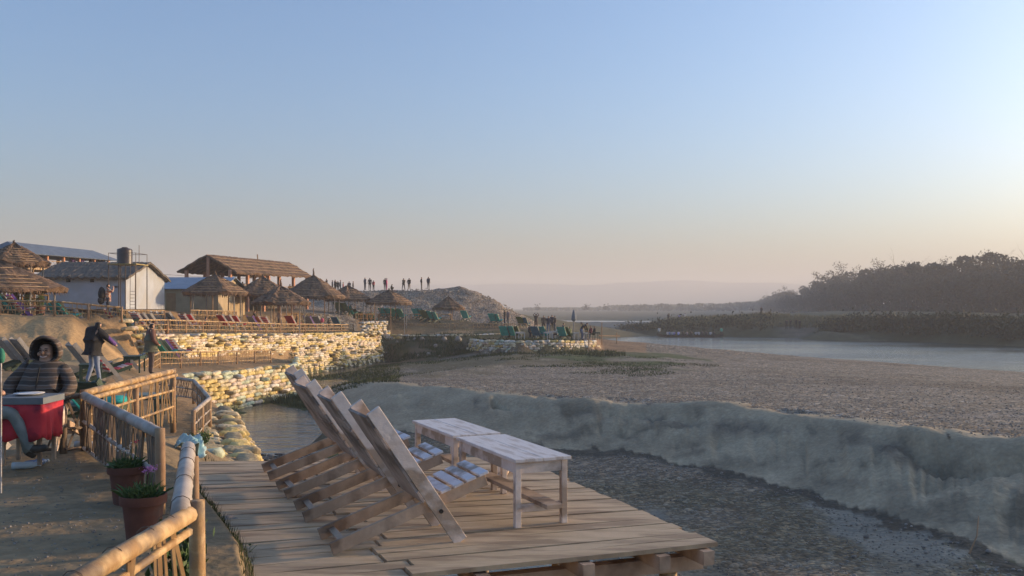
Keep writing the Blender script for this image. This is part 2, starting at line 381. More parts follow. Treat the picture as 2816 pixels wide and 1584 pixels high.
def build_ground():
    NT, NR = 920, 620
    th = np.linspace(R(-76), R(76), NT); r = 1.3*np.exp(np.linspace(0, math.log(2950/1.3), NR))
    T, RR = np.meshgrid(th, r); X = (RR*np.sin(T)).ravel(); Y = (RR*np.cos(T)).ravel()
    Y = np.minimum(Y, 2890); X = np.clip(X, -2990, 2990)
    z0 = tin(X, Y); Z = z0+relief(X, Y, z0)
    V = np.stack([X, Y, Z], 1)
    i = np.arange(NR-1)[:, None]*NT+np.arange(NT-1)[None, :]
    Fq = np.stack([i, i+1, i+NT+1, i+NT], -1).reshape(-1, 4)[:, ::-1]
    me = bpy.data.meshes.new('ground'); me.vertices.add(len(V)); me.vertices.foreach_set('co', V.ravel())
    me.loops.add(Fq.size); me.polygons.add(len(Fq)); me.loops.foreach_set('vertex_index', Fq.ravel())
    me.polygons.foreach_set('loop_start', np.arange(len(Fq))*4); me.polygons.foreach_set('loop_total', np.full(len(Fq), 4))
    me.polygons.foreach_set('use_smooth', np.ones(len(Fq), bool)); me.update(); me.validate()
    x, y = X, Y; d = np.maximum(y, 1); px = x/d*F+CX; rr = np.hypot(x, y)
    cr = pline(CREST, px); ft = pline(FOOT, px)
    n1 = fbm(x, y, .35, 5); n2 = fbm(x+50, y, .09, 4); n3 = fbm(x, y+90, 1.4, 4)
    C = np.zeros((len(x), 3)); Zo = np.zeros((len(x), 3))
    def put(msk, c, p=None, wet=None, k=None):
        kk = np.ones(len(x)) if k is None else np.clip(k, 0, 1)
        kk = (kk*msk)[:, None]; C[:] = C*(1-kk)+np.array(c)*kk
        if p is not None: Zo[:, 0] = Zo[:, 0]*(1-kk[:, 0])+p*kk[:, 0]
        if wet is not None: Zo[:, 1] = Zo[:, 1]*(1-kk[:, 0])+wet*kk[:, 0]
    def soft(v, a, b): return np.clip((v-a)/(b-a), 0, 1)
    ALL = np.ones(len(x), bool)
    put(ALL, (0.109, 0.098, 0.056), .1)
    left = (px < 1040) & (rr < 160)
    put(left, (0.301, 0.201, 0.106), .15); put(left, (0.192, 0.140, 0.078), k=soft(n1, 0, .12))
    sl = (px < 372) & (y > 33.5) & (y < 42.5)
    put(sl, (0.435, 0.287, 0.140), .05); put(sl, (0.256, 0.171, 0.090), k=soft(n1+.4*n3, .02, .15))
    put((y < 14) & (px < 830), (0.250, 0.189, 0.112), .12); put((y < 14) & (px < 830), (0.147, 0.110, 0.062), k=soft(n1+.5*n3, .05, .2))
    bar = (px > 830) & (y > cr-.3) & (y < 125) & (rr < 130)
    put(bar, (0.21, 0.192, 0.152), 1.0); put(bar, (0.160, 0.140, 0.106), k=soft(n2, .02, .2))
    put(bar, (.235, .21, .175), .35, k=soft(fbm(x*.35+y*.25, y, .22, 4)+n3*.15, .10, .2)*.6); put(bar, (.15, .13, .10), 1.0, k=soft(fbm(x*.3+9, y+x*.2, .3, 4), .12, .2)*.5)
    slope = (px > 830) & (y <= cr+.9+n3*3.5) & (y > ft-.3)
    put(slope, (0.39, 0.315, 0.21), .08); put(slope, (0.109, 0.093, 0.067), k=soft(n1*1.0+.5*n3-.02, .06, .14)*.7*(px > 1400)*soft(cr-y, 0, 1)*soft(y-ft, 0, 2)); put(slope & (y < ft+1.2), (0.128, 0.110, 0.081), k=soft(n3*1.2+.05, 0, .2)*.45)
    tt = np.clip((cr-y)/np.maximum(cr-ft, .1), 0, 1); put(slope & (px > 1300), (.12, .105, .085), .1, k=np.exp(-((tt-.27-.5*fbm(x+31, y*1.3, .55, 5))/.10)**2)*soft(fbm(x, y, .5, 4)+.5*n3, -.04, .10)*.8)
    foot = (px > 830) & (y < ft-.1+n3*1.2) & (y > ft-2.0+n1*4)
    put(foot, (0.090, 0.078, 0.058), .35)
    bed = (px > 830) & (y <= ft-1.0+n3*2)
    put(bed, (0.20, 0.165, 0.12), .7, 0); put(bed, (0.192, 0.183, 0.157), .15, .6, k=soft(-(Z+4.90)+n3*.1, 0, .05))
    chan = np.interp(y, [12, 15, 18, 22, 27], [4.6, 6.0, 7.3, 8.0, 7.2]); put(bed, (0.218, 0.210, 0.185), .25, .75, k=soft(1.1+n1*4-np.abs(x-chan)*.9, 0, .5))
    put(bed, (0.141, 0.122, 0.078), k=soft(n2+.3*n1, .03, .12)*.8)
    # left bank and the slope under the deck
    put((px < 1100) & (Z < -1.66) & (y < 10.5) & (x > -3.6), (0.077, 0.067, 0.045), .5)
    pond = (px < 1045) & (px > 560) & (y > 12) & (y < 84) & (Z < -4.6)
    put(pond, (0.077, 0.076, 0.045), .3); 
    gp = pond & (n1 > -.1); put(gp, (0.058, 0.073, 0.025), .05)
    # grassy belt of the bar near the terraces
    belt = (px > 900) & (px < 1800) & (y > 50) & (y < 84); put(belt, (0.109, 0.098, 0.050), .35, k=soft(n2+n1*.5+.25-abs(y-66)*.008, .05, .25)*.8)
    gpatch = (px > 1480) & (px < 1960) & (y > 52) & (y < 80); put(gpatch, (0.070, 0.091, 0.034), .1, k=soft(n1+.4*n2+.25-abs(px-1760)/900-abs(y-68)/50, 0, .12))
    bank = (px > 1035) & (px < 1320) & (y > 77) & (y < 88.5); put(bank, (0.109, 0.083, 0.047), .2); put(bank, (0.051, 0.061, 0.025), .1, k=soft(n3+n1, -.02, .1)*.8)
    t6 = (px > 980) & (px < 1460) & (y > 88) & (y < 103); put(t6, (0.256, 0.177, 0.095), .15)
    sp = (px > 1300) & (px < 1760) & (y > 73) & (y < 112) & (Z > -3.7); put(sp, (0.154, 0.110, 0.062), .25); put(sp, (0.064, 0.067, 0.028), k=soft(n1, 0, .1))
    put((px > 1600) & (px < 1780) & (y > 80) & (y < 108) & (Z > -4.95), (0.256, 0.171, 0.101), .3)
    mound = (y > 103) & (y < 145) & (px > 940) & (px < 1510) & (Z > -2.5); put(mound, (0.218, 0.183, 0.140), 1.0)
    put(mound, (0.384, 0.329, 0.246), k=soft(n3, .12, .25)*.6)
    fb = (y > 118) & (px > 1640) & (rr < 260) & (y > pline(FSHORE, px)-3)
    put(fb, (0.064, 0.063, 0.031), 0); put(fb, (0.109, 0.100, 0.045), k=soft(Z, -2.0, -1.3)*soft(n1, -.2, .1))
    put(fb & (y < 175), (0.141, 0.122, 0.090), .2, k=soft(1.2-np.abs(px-2195)/70-np.abs(y-158)/14+n1, 0, .5))
    put((y > 190) & (px > 1400) & (px < 2000) & (y < 330), (0.166, 0.152, 0.123), .3)
    Zo[:, 2] = 0
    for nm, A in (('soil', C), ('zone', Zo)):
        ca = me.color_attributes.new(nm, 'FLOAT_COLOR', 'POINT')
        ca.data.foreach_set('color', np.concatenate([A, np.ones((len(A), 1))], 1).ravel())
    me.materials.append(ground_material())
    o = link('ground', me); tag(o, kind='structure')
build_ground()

# ---------------------------------------------------------------- water
def water_material():
    m = bpy.data.materials.new('water'); m.use_nodes = True; nt = m.node_tree; N = nt.nodes; L = nt.links
    b = N['Principled BSDF']; b.inputs['Base Color'].default_value = (.07, .075, .06, 1); b.inputs['Roughness'].default_value = .12
    b.inputs['IOR'].default_value = 1.33; b.inputs['Specular IOR Level'].default_value = .5
    tc = N.new('ShaderNodeTexCoord'); mp = N.new('ShaderNodeMapping'); mp.inputs['Scale'].default_value = (.35, 1.2, 1); L.new(tc.outputs['Object'], mp.inputs[0])
    n = N.new('ShaderNodeTexNoise'); n.inputs['Scale'].default_value = 1.6; n.inputs['Detail'].default_value = 5; L.new(mp.outputs[0], n.inputs['Vector'])
    mp2 = N.new('ShaderNodeMapping'); mp2.inputs['Scale'].default_value = (.03, .09, 1); L.new(tc.outputs['Object'], mp2.inputs[0])
    n2 = N.new('ShaderNodeTexNoise'); n2.inputs['Scale'].default_value = 1.0; n2.inputs['Detail'].default_value = 3; L.new(mp2.outputs[0], n2.inputs['Vector'])
    rp = N.new('ShaderNodeMapRange'); rp.inputs[1].default_value = .42; rp.inputs[2].default_value = .62; rp.inputs[3].default_value = .25; rp.inputs[4].default_value = 1.0; L.new(n2.outputs['Fac'], rp.inputs[0])
    bn = N.new('ShaderNodeBump'); L.new(rp.outputs[0], bn.inputs['Strength']); bn.inputs['Distance'].default_value = .2
    L.new(n.outputs['Fac'], bn.inputs['Height']); L.new(bn.outputs[0], b.inputs['Normal'])
    return m
WATER = water_material()
MB().add([(-2900, 3, -5), (2900, 3, -5), (2900, 2880, -5), (-2900, 2880, -5)], [(0, 1, 2, 3)]).build('river_water', WATER)['kind'] = 'structure'
# faint far hills
def hills():
    b = MB(); n = 160; vs = []; fs = []
    xs = np.linspace(-1200, 2700, n); yy = 2650+fbm(xs, xs*0, .002, 3)*150
    top = 52+26*np.clip(1-np.abs(xs-500)/1700, 0, 1)+fbm(xs, xs*0+5, .004, 4)*26
    for i in range(n):
        vs += [(xs[i], yy[i]-160, -1), (xs[i], yy[i]-60, top[i]*.55), (xs[i], yy[i], top[i]), (xs[i], yy[i]+260, -1)]
    for i in range(n-1):
        for k in range(3): fs.append((4*i+k, 4*i+4+k, 4*i+5+k, 4*i+1+k))
    b.add(vs, fs); o = b.build('hills', mat('hill_forest', (.09, .10, .09), (.11, .12, .11), scale=.02), smooth=True); o['kind'] = 'structure'
hills()
# ---------------------------------------------------------------- haze
def haze():
    m = bpy.data.materials.new('haze'); m.use_nodes = True; N = m.node_tree.nodes; L = m.node_tree.links
    N.remove(N['Principled BSDF']); v = N.new('ShaderNodeVolumePrincipled'); v.inputs['Density'].default_value = HAZE_D
    v.inputs['Color'].default_value = (.80, .81, .84, 1); v.inputs['Anisotropy'].default_value = .1
    L.new(v.outputs[0], N['Material Output'].inputs['Volume'])
    b = MB(); b.box((0, 1300, (HAZE_T-8)/2), (6400, 3400, HAZE_T+8)); o = b.build('haze', m); o['kind'] = 'stuff'
    o['label'] = 'pale evening haze over the river plain'; o['category'] = 'haze'
HAZE_D, HAZE_T = 7.5e-4, 98
haze()
# ---------------------------------------------------------------- shared materials
BAMBOO = mat('bamboo', (.34, .205, .09), (.56, .39, .20), scale=9, rough=.62, bump=.45, bscale=38, col3=(.24, .17, .11), scale3=6, detail=9, lo=.42, hi=.6)
BAMBOO_GREY = mat('weathered_bamboo', (.36, .31, .27), (.46, .41, .36), scale=7, rough=.5, bump=.2, bscale=25, col3=(.26, .20, .15), scale3=2)
TWIG = mat('split_twigs', (.30, .18, .085), (.44, .29, .14), scale=9, rough=.7)
POST = mat('round_post', (.27, .16, .09), (.36, .24, .14), scale=8, rough=.75, bump=.3)
DARKWOOD = mat('dark_lashed_wood', (.13, .10, .075), (.19, .14, .10), scale=8, rough=.8)
DECKW = mat('deck_boards', (.46, .345, .215), (.56, .425, .28), scale=2.2, rough=.78, bump=.45, bscale=14, stretch=(1, 5, 1), col3=(.33, .24, .155), scale3=1.3)
WORN = mat('worn_white_paint', (.60, .50, .43), (.74, .65, .59), scale=5, rough=.7, bump=.4, bscale=22, stretch=(1, 1.6, 1.6), col3=(.38, .29, .22), scale3=2.6, lo=.3, hi=.6)
SLATW = mat('chipped_white_slats', (.60, .58, .60), (.70, .68, .70), scale=7, rough=.6, bump=.35, bscale=30, col3=(.34, .29, .25), scale3=5)
BACKW = mat('grey_brown_slats', (.30, .24, .20), (.42, .34, .29), scale=5, rough=.8, bump=.4, bscale=18, col3=(.17, .135, .11), scale3=3)
LEGW = mat('unpainted_legs', (.40, .285, .20), (.54, .40, .29), scale=6, rough=.75, bump=.4, bscale=20, col3=(.21, .145, .10), scale3=3)
TOPW = mat('white_table_boards', (.62, .58, .56), (.76, .72, .70), scale=4, rough=.55, bump=.3, bscale=25, stretch=(3, .6, 1), col3=(.50, .44, .40), scale3=4)
IRON = mat('dark_iron', (.05, .045, .04), rough=.5, metal=.6)
U = Vector((-.40, .9165, 0)).normalized(); V = Vector((.9165, .40, 0)).normalized()

# ---------------------------------------------------------------- deck
def deck():
    z = -1.75
    A, B, C, D = Vector((1.52, 6.6, z)), Vector((.02, 10.45, z)), Vector((-1.62, 5.45, z)), Vector((-3.68, 10.14, z))
    t = empty('wooden_deck', (-1, 8, -1.8), label='weathered plank deck on posts carrying the white chairs and tables', cat='deck')
    rg = random.Random(5); n = 25; mb = MB()
    for i in range(n):
        s0, s1 = i/n, (i+1)/n
        def row(s): return C.lerp(D, s), A.lerp(B, s)
        (l0, r0), (l1, r1) = row(s0), row(s1)
        g = .004 + (.010 if rg.random() < .25 else 0)
        fr = .30+.03*math.sin(i*1.7)+rg.uniform(-.012, .012)        # where the left run of boards meets the right run
        for run in (0, 1):
            a0, a1 = (0, fr-.003) if run == 0 else (fr+.003, 1)
            if run == 0: a0 = rg.uniform(-.035, .025)
            else: a1 = 1+rg.uniform(-.006, .008)
            p = [l0.lerp(r0, a0), l0.lerp(r0, a1), l1.lerp(r1, a1), l1.lerp(r1, a0)]
            w = (p[3]-p[0]).normalized()
            p[0] = p[0]+w*g; p[1] = p[1]+w*g; p[2] = p[2]-w*g; p[3] = p[3]-w*g
            dz = rg.uniform(-.004, .004)+(0.006 if run else -.006)
            # cut into pieces along the length for a slight warp
            m = 7; vs = []; fs = []
            for k in range(m+1):
                q = k/m; wv = .003*math.sin(i*2.1+q*5+run)
                for (aa, bb) in ((p[0], p[1]), (p[3], p[2])):
                    c = aa.lerp(bb, q)
                    vs.append(c+Vector((0, 0, dz+wv))); vs.append(c+Vector((0, 0, dz+wv-.032)))
            for k in range(m):
                o = k*4; fs += [(o, o+4, o+6, o+2), (o+1, o+3, o+7, o+5), (o, o+1, o+5, o+4), (o+2, o+6, o+7, o+3)]
            fs += [(0, 2, 3, 1), (m*4, m*4+1, m*4+3, m*4+2)]
            mb.add(vs, fs)
    bw = (-1, 8, -1.8)
    mb.build('boards', DECKW, t, bw)
    # a warped board edge strip at the gap
    jb = MB()
    for s in (.03, .23, .45, .68, .86, .97):
        a = C.lerp(A, s); b = D.lerp(B, s)
        a = a-(b-a).normalized()*.06
        jb = MB(); jb.beam(a+Vector((0, 0, -.085)), b+Vector((0, 0, -.085)), .09, .10); jb.build('joist', LEGW, t, bw)
    for s in (.06, .5, .94):
        a = C.lerp(D, s); b = A.lerp(B, s)
        jb = MB(); jb.beam(a+Vector((0, 0, -.19)), b+(b-a).normalized()*(.02)+Vector((0, 0, -.19)), .10, .11); jb.build('cross_beam', LEGW, t, bw)
    for (sx, sy, r) in ((.10, .06, .055), (.62, .06, .04), (.80, .06, .045), (.93, .07, .07), (.1, .5, .055), (.5, .5, .05), (.9, .5, .055), (.12, .94, .055), (.5, .94, .05), (.88, .94, .055)):
        p = C.lerp(A, sx).lerp(D.lerp(B, sx), sy); zz = gnd(p.x, p.y)
        MB().tube([(p.x, p.y, z-.245), (p.x+.01, p.y, (z+zz)/2), (p.x, p.y, zz-.15)], [r, r*1.05, r*1.1], 9).build('post', BAMBOO, t, bw, smooth=True)
deck()

# ---------------------------------------------------------------- folding lounge chair (x forward, y across, z up; origin under the pivot)
def chair_mesh(t, mats, w=.54, back_run=.80, back_h=1.05, seat_h=.44, towel=None, detail=True):
    """mats: side plank, seat slat, back slat, rear leg"""
    ms, mseat, mback, mleg = mats
    bot = Vector((.30, 0, 0)); top = Vector((.30-back_run, 0, back_h)); bl = (top-bot); up = bl.normalized(); nrm = Vector((up.z, 0, -up.x))
    for s in (-1, 1):
        y = s*w/2; off_ = Vector((0, y, 0))
        mb = MB(); mb.beam(bot+off_, top+off_, .10, .034, up=(0, 1, 0)) if False else None
        mb.beam(bot+off_+up*.0, top+off_, .032, .105, up=nrm); mb.build('back_rail', ms, t, bevel=.004 if detail else 0)
    rear = Vector((-.66, 0, .03)); front = Vector((.52, 0, seat_h)); sd = (front-rear).normalized(); sn = Vector((-sd.z, 0, sd.x))
    for s in (-1, 1):
        y = s*(w/2-.045); MB().beam(rear+Vector((0, y, 0)), front+Vector((0, y, 0)), .032, .09, up=sn).build('seat_rail', mleg, t, bevel=.004 if detail else 0)
    # back slats, on the front of the rails
    mb = MB(); n = 8; rg = random.Random(int(w*1000))
    for i in range(n):
        q = .39+.56*i/(n-1); c = bot+bl*q-nrm*.065
        M = Matrix((Vector((0, 1, 0)), up, nrm)).transposed()
        mb.box(c, (w+.03+rg.uniform(-.018, .018), .100+rg.uniform(-.008, .006), .022), M)
    mb.build('backrest', mback, t, bevel=.003 if detail else 0)
    mb = MB(); n = 4
    M = Matrix((Vector((0, 1, 0)), sd, sn)).transposed()
    for i in range(n):
        q = .735+.255*i/(n-1); c = rear+(front-rear)*q+sn*.055
        mb.box(c, (w-.02+rg.uniform(-.01, .01), .078, .02), M)
    mb.build('seat', mseat, t, bevel=.003 if detail else 0)
    if detail:
        c = rear+(front-rear)*.08; MB().box(c-sn*.0, (w-.12, .05, .03), M).build('stretcher', mleg, t, bevel=.003)
        for s in (-1, 1):
            p = bot+bl*.24+Vector((0, s*(w/2+.02), 0)); MB().tube([p, p+Vector((0, s*.012, 0))], .016, 8).build('bolt', IRON, t)
    if towel is not None:
        mb = MB(); m = 9; vs = []; fs = []
        for i in range(m+1):
            q = .30+.72*i/m; c = bot+bl*q+nrm*(.083+.004*math.sin(i*2))
            for y in (-w*.46, w*.46): vs.append(c+Vector((0, y, 0)))
        for i in range(m): fs.append((2*i, 2*i+1, 2*i+3, 2*i+2))
        vs2 = [v+nrm*.012 for v in vs]; k = len(vs)
        mb.add(vs+vs2, fs+[tuple(j+k for j in reversed(f)) for f in fs]+[(0, 2, 2+k, k)]+[(2*i, 2*i+2, 2*i+2+k, 2*i+k) for i in range(m)]+[(2*i+1, 2*i+1+k, 2*i+3+k, 2*i+3) for i in range(m)]+[(2*m, 2*m+1, 2*m+1+k, 2*m+k), (1, 0, k, 1+k)])
        mb.build('towel', towel, t)
yaw = math.atan2(V.y, V.x)
DECKZ = -1.742
spots = [(0.0, .80, 1.03, .54, 'nearest white plank lounge chair on the deck, its worn side plank facing the camera'),
         (.95, .84, 1.05, .56, 'white plank lounge chair right behind the nearest one, beside the near table'),
         (1.85, .88, 1.08, .55, 'white plank lounge chair with dark grey back, between two others'),
         (2.72, .80, 1.12, .60, 'farthest white plank lounge chair on the deck, its top highest of the row')]
base0 = Vector((-.373, 6.62, DECKZ))-V*.30
for (oy, br, bh, w, lab) in spots:
    p = base0+U*(oy+w/2+.0)/.9165
    t = empty('lounge_chair', p, yaw+rnd.uniform(-.03, .03), lab, 'lounge chair', 'white lounge chairs on the deck')
    chair_mesh(t, (WORN, SLATW, BACKW, LEGW), w=w, back_run=br*.84, back_h=bh-.02)

# ---------------------------------------------------------------- tables (x across, y along, origin under the centre)
def table(name, p, rz, w, l, h, mats, label, cat, group=None, foot=False, boards=3, leg=.05):
    t = empty(name, p, rz, label, cat, group); top, lg = mats
    mb = MB(); bw = w/boards
    for i in range(boards): mb.box((-w/2+bw*(i+.5), 0, h-.014+rnd.uniform(-.0015, .0015)), (bw-.004, l, .028))
    mb.build('tabletop', top, t, bevel=.004)
    for sx in (-1, 1):
        for sy in (-1, 1): MB().box((sx*(w/2-.045), sy*(l/2-.06), (h-.03)/2), (leg, leg, h-.03)).build('leg', lg, t, bevel=.004)
    for sx in (-1, 1): MB().box((sx*(w/2-.037), 0, h-.075), (.022, l-.12-leg-.002, .09)).build('apron', lg, t)
    for sy in (-1, 1): MB().box((0, sy*(l/2-.055), h-.075), (w-.09-leg-.002, .022, .09)).build('apron', lg, t)
    if foot:
        for sy in (-1, 1): MB().box((0, sy*(l/2-.06), .15), (w-.09-leg-.002, .025, .06)).build('stretcher', lg, t)
    return t
c1 = Vector((.03, 7.0, DECKZ))+V*.235+U*.66
t1 = table('side_table', c1, yaw, .50, 1.36, .55, (TOPW, WORN), 'near white slatted wooden table standing at the right edge of the deck', 'table', 'white tables on the deck', True, 2)
c2 = c1+U*1.37+V*(-.02)
t2 = table('side_table', c2, yaw+.01, .49, 1.24, .555, (TOPW, WORN), 'far white wooden table with a split between its boards, behind the near table', 'table', 'white tables on the deck', True, 2)
o = MB().box((0, 0, 0), (.14, 2.6, .035)).build('foot_plank', LEGW, bevel=.004)
o.location = c1+U*.42+Vector((0, 0, .20)); o.rotation_euler = (0, 0, yaw); tag(o, 'brown board laid low on the cross bars under the two white tables', 'plank')
o = MB().box((0, 0, 0), (.13, .55, .03)).build('foot_plank', LEGW, bevel=.004)
o.location = G(1380, 1300, DECKZ+.02); o.rotation_euler = (0, 0, yaw-.5); tag(o, 'short loose board lying on the deck under the far table', 'plank')

# ---------------------------------------------------------------- bamboo fences
def wob(p, a, rg): return Vector(p)+Vector((rg.uniform(-a, a), rg.uniform(-a, a), rg.uniform(-a, a)))
def culm(mb, a, b, r, rg, n=7, sag=0.0, m=0):
    """a bamboo pole with swollen nodes"""
    a, b = Vector(a), Vector(b); L = (b-a).length; k = max(2, int(L/.32)); pts = []; rs = []
    for i in range(k+1):
        q = i/k; p = a.lerp(b, q)+Vector((0, 0, -sag*math.sin(math.pi*q)))
        if r > .03 and 0 < i < k:
            d = (b-a).normalized(); pts += [p-d*.012, p, p+d*.012]; rs += [r, r*1.09, r]
        else: pts.append(p); rs.append(r*(1-.06*q))
    mb.tube(pts, rs, n, m)
def fence(pts, h, label, rail_r=.03, posts=1.6, post_r=.04, low=(.5, .12), lat=.14, lat_r=.008, mats=None, style='twig', over=.0, double=False, lat_n=4, ends=(1, 1), group='bamboo fences'):
    mats = mats or (BAMBOO, TWIG, POST); rg = random.Random(int(abs(pts[0][0]*31+pts[0][1]*17))+3)
    base = Vector(pts[0])-Vector((0, 0, h)); t = empty('bamboo_fence', base, 0, label, 'fence', group)
    top = MB(); lo = [MB() for _ in low]; la = MB(); n7 = 10 if rail_r > .035 else 6
    for a, b in zip(pts, pts[1:]):
        a, b = Vector(a), Vector(b); d = b-a; L = d.length; dn = d.normalized(); side = Vector((dn.y, -dn.x, 0)).normalized()
        culm(top, a-dn*over, b+dn*over, rail_r, rg, n7)
        if double:
            culm(top, a-dn*over+Vector((0, 0, -rail_r*1.6))+side*rail_r*.9, b+dn*over+Vector((0, 0, -rail_r*1.6))+side*rail_r*.9, rail_r*.7, rg, n7)
        hz = Vector((0, 0, h))
        k = max(1, round(L/posts))
        for j, f in enumerate(low):
            for i in range(k):
                p, q = a.lerp(b, i/k), a.lerp(b, (i+1)/k)
                pz = -h*(1-f)
                culm(lo[j], p+Vector((0, 0, pz+rg.uniform(-.02, .02))), q+Vector((0, 0, pz+rg.uniform(-.02, .02))), rail_r*.5, rg, 5)
        for i in range(k+1):
            if (i == 0 and not ends[0]) or (i == k and not ends[1]): continue
            p = a.lerp(b, i/k)+side*rg.uniform(-.01, .01)-Vector((0, 0, rail_r*.6))
            MB().tube([p-hz*1.12, p-hz*.5+Vector((rg.uniform(-.01, .01), 0, 0)), p+Vector((0, 0, rail_r*1.5))], post_r, 8).build('post', mats[2], t, base, smooth=True)
        m = max(1, int(L/lat)); zb = h*(1-min(low)) if low else h
        for i in range(m):
            for rep in range(1):
                q = (i+rg.uniform(.2, .8))/m; p = a.lerp(b, q); s2 = side*rg.uniform(-.02, .02)
                if style == 'x':
                    for sg in (-1, 1):
                        la.tube([p+dn*lat*.55*sg+Vector((0, 0, -rail_r))+s2, p-dn*lat*.55*sg+Vector((0, 0, -zb))+s2], lat_r*rg.uniform(.8, 1.2), lat_n, cap=False)
                else:
                    tl = rg.gauss(0, .30)*h*.5
                    la.tube([p+dn*tl+Vector((0, 0, -rail_r*rg.uniform(0, 1)))+s2, p-dn*tl*.6+Vector((0, 0, -h*rg.uniform(.88, 1.02)))-s2], lat_r*rg.uniform(.7, 1.3), lat_n, cap=False)
    top.build('top_rail', mats[0], t, base, smooth=True)
    for q in lo: q.build('rail', mats[0], t, base, smooth=True)
    if lat < 20: la.build('lattice', mats[1], t, base)
    return t
GOLD = (BAMBOO, TWIG, POST)
near_l = G(232, 1087, -.95)
# dark corner behind the seated man, then the thick grey pole down to the post by the flower pots
fence([G(95, 1094, -.95), G(175, 1092, -.95), near_l], .62, 'dark bamboo fence corner behind the seated man', .035, 1.2, .035, (.45, .08), .19, .014, (DARKWOOD, DARKWOOD, DARKWOOD), 'x')
fence([near_l+Vector((.02, -.05, 0)), Vector((-2.72, 6.82, -.955))], .60, 'thick grey bamboo pole fence running down to the post behind the flower pots', .046, 9, .03, (.5, .08), .15, .014, (BAMBOO_GREY, DARKWOOD, POST), 'x', ends=(0, 0))
fence([near_l+Vector((-.02, .05, .02)), W(478, 13.2, -.93)], .80, 'sunlit double bamboo rail fence leading away from the seated man', .040, 1.7, .045, (.66, .36), .13, .010, GOLD, double=True)
# the near fence beside the deck
pA, pB, pC = Vector((-2.16, 5.92, -.93)), Vector((-1.49, 3.98, -.93)), Vector((-1.49, 2.9, -.93))
nf = fence([pA, pB], .62, 'thick grey bamboo railing beside the left edge of the deck', .045, 9, .03, (), 50, .01, (BAMBOO_GREY, TWIG, POST), ends=(0, 0))
fence([pB+Vector((.02, .06, -.01)), pC], .62, 'nearest bamboo railing with thin upright canes below it', .039, 9, .03, (.86,), .085, .011, (BAMBOO, TWIG, POST), ends=(0, 0))
for (p, r, zt, lab, mm) in ((Vector((-2.70, 6.80, 0)), .038, -.92, 'brown grey round post standing behind the flower pots', POST), (Vector((-2.08, 5.80, 0)), .030, -.97, 'thin post with bark bands beside the grey bamboo railing', POST), (Vector((-1.50, 4.22, 0)), .037, -.915, 'sunlit stubby post beside the railing corner', BAMBOO)):
    zz = gnd(p.x, p.y)
    o = MB().tube([(0, 0, zz-.2-zt), (.004, 0, (zz-zt)/2), (0, 0, 0)], [r*1.05, r, r], 14).build('round_post', mm, smooth=True); o.location = (p.x, p.y, zt); tag(o, lab, 'post')
# wire lashings on the thick rails
for a, b, r in ((pA, pB, .045), (pB, pC, .039)):
    for q in (.14, .34, .62, .9):
        c = Vector(a).lerp(Vector(b), q); d = (Vector(b)-Vector(a)).normalized(); s_ = d.orthogonal().normalized(); u_ = d.cross(s_)
        MB().tube([c+(s_*math.cos(k*.6283)+u_*math.sin(k*.6283))*(r*1.07) for k in range(11)], .0018, 4, cap=False).build('lashing', DARKWOOD, nf, Vector(pA)-Vector((0, 0, .62)))
# fence round the small lower terrace
fence([W(430, 26.5, -2.02), W(533, 24.8, -2.02), W(577, 20.2, -2.05), W(531, 17.3, -2.03)], .56, 'brown bamboo fence turning round the small lower terrace above the sandbag steps', .045, 1.7, .045, (.55, .1), .20, .014, (BAMBOO_GREY, DARKWOOD, POST), 'x')
fence([W(372, 36, -2.32), W(440, 42, -2.08), W(600, 47, -2.30), W(745, 52, -2.46)], .72, 'bamboo fence along the middle terrace in front of the sandbag wall', .040, 1.9, .045, (.6, .25), .16, .012, GOLD)
# long terrace fences further back
def frow(l, h, label, **k): return fence([W(*p) for p in l], h, label, **k)
frow([(-120, 41.5, .36), (0, 41.8, .36), (150, 42.4, .33), (335, 43.4, .04)], .62, 'sunlit bamboo fence above the bare dirt slope on the left', rail_r=.050, posts=1.65, post_r=.055, low=(.62, .3), lat=.14, lat_r=.013)
frow([(372, 47, -.62), (460, 50, -.66), (600, 57, -.86), (770, 66, -1.16), (900, 76, -1.37), (972, 81.5, -1.48)], .70, 'long bamboo fence along the top of the big yellow sandbag wall', rail_r=.045, posts=2.3, post_r=.06, low=(.62, .25), lat=.20, lat_r=.016)
frow([(1030, 95, -1.66), (1250, 96.5, -1.66), (1448, 98, -1.72)], .62, 'bamboo fence on the low terrace right of the big sandbag wall', rail_r=.05, posts=2.2, post_r=.06, low=(.5, .1), lat=.24, lat_r=.022)
frow([(978, 93, -.60), (1072, 96, -.60)], .95, 'short lattice fence panel beside the thatched umbrellas', rail_r=.045, posts=1.3, post_r=.06, low=(.5, .15), lat=.2, lat_r=.02)
frow([(1074, 97, -.62), (1240, 99.5, -.66)], .62, 'upper bamboo fence below the gravel mound', rail_r=.045, posts=2.2, post_r=.055, low=(.5, .1), lat=.3, lat_r=.02)
frow([(320, 50, -.1), (452, 54, -.12)], .45, 'short low bamboo rail beside the striped loungers', rail_r=.035, posts=2.4, post_r=.04, low=(.4,), lat=.3, lat_r=.015)
frow([(-60, 47.5, 1.10), (60, 48, .92), (132, 48.5, .70)], .70, 'bamboo balcony rail with potted flowers at the far left', rail_r=.05, posts=1.2, post_r=.05, low=(.6,), lat=.3, lat_r=.02)
frow([(524, 60, -.12), (650, 66, -.22)], .55, 'small bamboo fence in front of the blue roofed shed', rail_r=.04, posts=2, post_r=0.05, low=(.4,), lat=.14, lat_r=.02)

